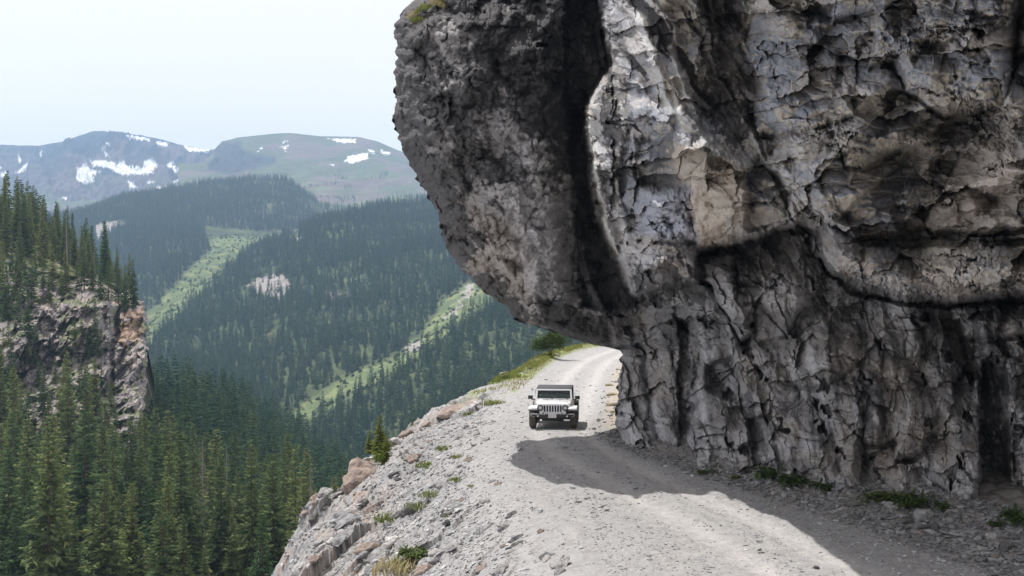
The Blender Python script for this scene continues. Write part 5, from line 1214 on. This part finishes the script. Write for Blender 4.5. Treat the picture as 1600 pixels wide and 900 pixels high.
# soft top and roll cage
def top_(bm):
    prism(bm, [(.66, 1.465), (.74, 1.50), (1.3, 1.53), (2.2, 1.52), (2.82, 1.47), (2.98, 1.06), (2.92, 1.06), (2.76, 1.42), (2.2, 1.465), (1.3, 1.47), (.80, 1.44)], -.70, .70, bev=.018)
tp_ = part('soft_top', cloth, car, top_, True)
for s in (-1, 1):
    part('side_curtain', cloth, tp_, lambda bm: prism(bm, [(1.62, 1.05), (1.60, 1.46), (2.74, 1.44), (2.92, 1.06)], s * .70 - .012, s * .70 + .012))
    dr = part('door', lowdust, car, lambda bm: prism(bm, [(.50, .52), (.44, 1.04), (1.55, 1.04), (1.55, .52)], s * .755 - .02, s * .755 + .02, bev=.008))
    part('handle', blackp, dr, lambda bm: box(bm, (s * .79, 1.40, .93), (.03, .14, .035), bev=.006))
    part('side_window', gm_, dr, lambda bm: prism(bm, [(.52, 1.045), (.80, 1.42), (1.52, 1.44), (1.55, 1.045)], s * .725 - .004, s * .725 + .004))
    part('window_frame', blackp, dr, lambda bm: [prism(bm, [(.46, 1.04), (.75, 1.44), (.81, 1.44), (.53, 1.04)], s * .728 - .012, s * .728 + .012), prism(bm, [(1.50, 1.04), (1.50, 1.46), (1.58, 1.46), (1.58, 1.04)], s * .728 - .012, s * .728 + .012)])
    mr_ = part('mirror', blackp, car, lambda bm: (box(bm, (s * .93, .48, 1.15), (.19, .09, .15), bev=.02), box(bm, (s * .80, .50, 1.065), (.14, .05, .04)), box(bm, (s * .87, .50, 1.08), (.05, .05, .06))), True)
    part('mirror_cap', paint, mr_, lambda bm: box(bm, (s * .93, .475, 1.227), (.165, .075, .012), bev=.004))
    part('mirror_glass', lens, mr_, lambda bm: box(bm, (s * .93, .527, 1.15), (.15, .004, .11)))
    # front fender flare: flat top, curved skirt
    def fend(bm):
        prism(bm, [(-.50, .735), (-.50, .80), (-.42, .845), (.30, .855), (.46, .80), (.62, .60), (.55, .58), (.40, .73), (.28, .775), (-.40, .77), (-.47, .735)], s * .60 if s > 0 else -.935, s * .935 if s > 0 else -.60, bev=.015)
    fe = part('fender', paint, car, fend, True)
    part('flare', dustp, fe, lambda bm: prism(bm, [(-.505, .69), (-.505, .738), (-.40, .772), (.28, .778), (.42, .72), (.36, .70), (.24, .735), (-.38, .735)], min(s * .58, s * .945), max(s * .58, s * .945), bev=.008), True)
    part('turn_signal', simple('clear_signal', (.62, .60, .55), .2), fe, lambda bm: box(bm, (s * .80, -.512, .765), (.17, .012, .022)))
    def rfend(bm):
        prism(bm, [(WB - .55, .60), (WB - .42, .80), (WB - .28, .86), (WB + .30, .86), (WB + .45, .70), (WB + .38, .66), (WB + .26, .79), (WB - .24, .79), (WB - .36, .74), (WB - .47, .58)], min(s * .72, s * .935), max(s * .72, s * .935), bev=.012)
    part('rear_fender', dustp, car, rfend, True)
    part('side_step', blackp, car, lambda bm: box(bm, (s * .80, WB / 2, .42), (.12, 1.3, .05), bev=.015))
    part('wheel_well', interior, car, lambda bm: box(bm, (s * .62, .0, .62), (.20, .80, .22)))
    for y in (0, WB):
        def tyre(bm):
            prof = [(-.135, .25), (-.14, .34), (-.115, .392), (-.06, .402), (.06, .402), (.115, .392), (.14, .34), (.135, .25)]; n = 48; g = []
            for k in range(n):
                a_ = 2 * math.pi * k / n; q = []
                for i, (xx, rr_) in enumerate(prof):
                    bump_ = (.010 if (k + (i % 2)) % 2 else -.004) if 2 <= i <= 5 else 0
                    q.append(bm.verts.new((s * .795 + xx, y + (rr_ + bump_) * math.cos(a_), .40 + (rr_ + bump_) * math.sin(a_))))
                g.append(q)
            for k in range(n):
                for i in range(7): bm.faces.new((g[k][i], g[k][i + 1], g[(k + 1) % n][i + 1], g[(k + 1) % n][i]))
        w = part('wheel', rimm, car, lambda bm: (cyl(bm, (s * .80, y, .40), .215, .16, 'x', 30), cyl(bm, (s * .865, y, .40), .07, .06, 'x', 16)), True)
        part('tyre', rubber, w, tyre)
        part('spokes', rimm, w, lambda bm: [box(bm, (0, 0, .13), (.03, .07, .20), lambda v, k=k: (s * .885 + v[0], y + v[1] * math.cos(k * 1.2566) - v[2] * math.sin(k * 1.2566), .40 + v[1] * math.sin(k * 1.2566) + v[2] * math.cos(k * 1.2566))) for k in range(5)])
# bumper with turned-up grey ends, fog lamps, tow hooks, plate
def bump(bm):
    box(bm, (0, -.74, .535), (1.20, .16, .15), None, .025)
    for s in (-1, 1): box(bm, (s * .73, -.70, .545), (.28, .18, .14), lambda v: (v[0], v[1] + max(0, abs(v[0]) - .62) * .35, v[2] + max(0, abs(v[0]) - .62) * .10), .025)
bu = part('bumper', blackp, car, bump, True)
for s in (-1, 1):
    part('bumper_trim', chrome, bu, lambda bm: (box(bm, (s * .56, -.80, .605), (.56, .05, .022), lambda v: (v[0], v[1] + max(0, abs(v[0]) - .62) * .35, v[2]), .006), box(bm, (s * .79, -.765, .50), (.17, .03, .012), lambda v: (v[0], v[1] + max(0, abs(v[0]) - .70) * .35, v[2] + max(0, abs(v[0]) - .74) * .5), .004), box(bm, (s * .83, -.755, .555), (.014, .03, .10), None, .004)))
    part('fog_light', lens, bu, lambda bm: cyl(bm, (s * .565, -.818, .535), .036, .02), True)
    part('tow_hook', blackp, bu, lambda bm: (box(bm, (s * .36, -.80, .63), (.035, .12, .05), bev=.012), box(bm, (s * .36, -.70, .64), (.05, .12, .03), bev=.008)))
pl = part('licence_plate', white_, bu, lambda bm: box(bm, (0, -.835, .545), (.31, .012, .15), bev=.006))
part('plate_marks', red_, pl, lambda bm: [box(bm, (-.098 + i * .0325, -.8425, .542), (.018 + .004 * (i % 2), .003, .052)) for i in range(7) if i != 3])
part('skid_plate', blackp, car, lambda bm: prism(bm, [(-.66, .46), (-.60, .33), (-.30, .30), (-.20, .46)], -.42, .42, bev=.02))
part('axle', dustp, car, lambda bm: (cyl(bm, (0, 0, .37), .045, 1.4, 'x', 12), cyl(bm, (.25, 0, .36), .12, .16, 'x', 14), cyl(bm, (0, WB, .37), .045, 1.4, 'x', 12), cyl(bm, (0, WB, .36), .13, .16, 'x', 14)))
part('frame_rail', blackp, car, lambda bm: [box(bm, (s * .42, 1.2, .46), (.08, 3.4, .10)) for s in (-1, 1)])
# cabin: dashboard, two seats with head rests, steering wheel, mirror
part('dashboard', interior, car, lambda bm: box(bm, (0, .66, 1.03), (1.34, .28, .14), bev=.03))
for s in (-1, 1):
    se = part('seat', interior, car, lambda bm: (box(bm, (s * .34, 1.42, 1.02), (.46, .14, .46), lambda v: (v[0], v[1] + (v[2] - 1.0) * .2, v[2]), .05), box(bm, (s * .34, 1.2, .80), (.46, .5, .14), bev=.04)), True)
    part('head_rest', interior, se, lambda bm: box(bm, (s * .34, 1.50, 1.32), (.25, .09, .13), bev=.03), True)
part('rear_seat', interior, car, lambda bm: box(bm, (0, 2.2, 1.0), (1.2, .14, .34), bev=.04))
def swheel(bm):
    n = 20; R0, r0 = .18, .014; g = []
    for k in range(n):
        a_ = 2 * math.pi * k / n; q = []
        for j in range(6):
            b_ = 2 * math.pi * j / 6; rr_ = R0 + r0 * math.cos(b_); q.append(bm.verts.new((.34 + rr_ * math.cos(a_), .88 + r0 * math.sin(b_) + rr_ * math.sin(a_) * .3, 1.12 + rr_ * math.sin(a_) * .95)))
        g.append(q)
    for k in range(n):
        for j in range(6): bm.faces.new((g[k][j], g[k][(j + 1) % 6], g[(k + 1) % n][(j + 1) % 6], g[(k + 1) % n][j]))
    box(bm, (.34, .88, 1.12), (.34, .02, .04))
part('steering_wheel', interior, car, swheel)
part('rear_view_mirror', interior, car, lambda bm: box(bm, (.02, .66, 1.355), (.22, .03, .06), bev=.012))
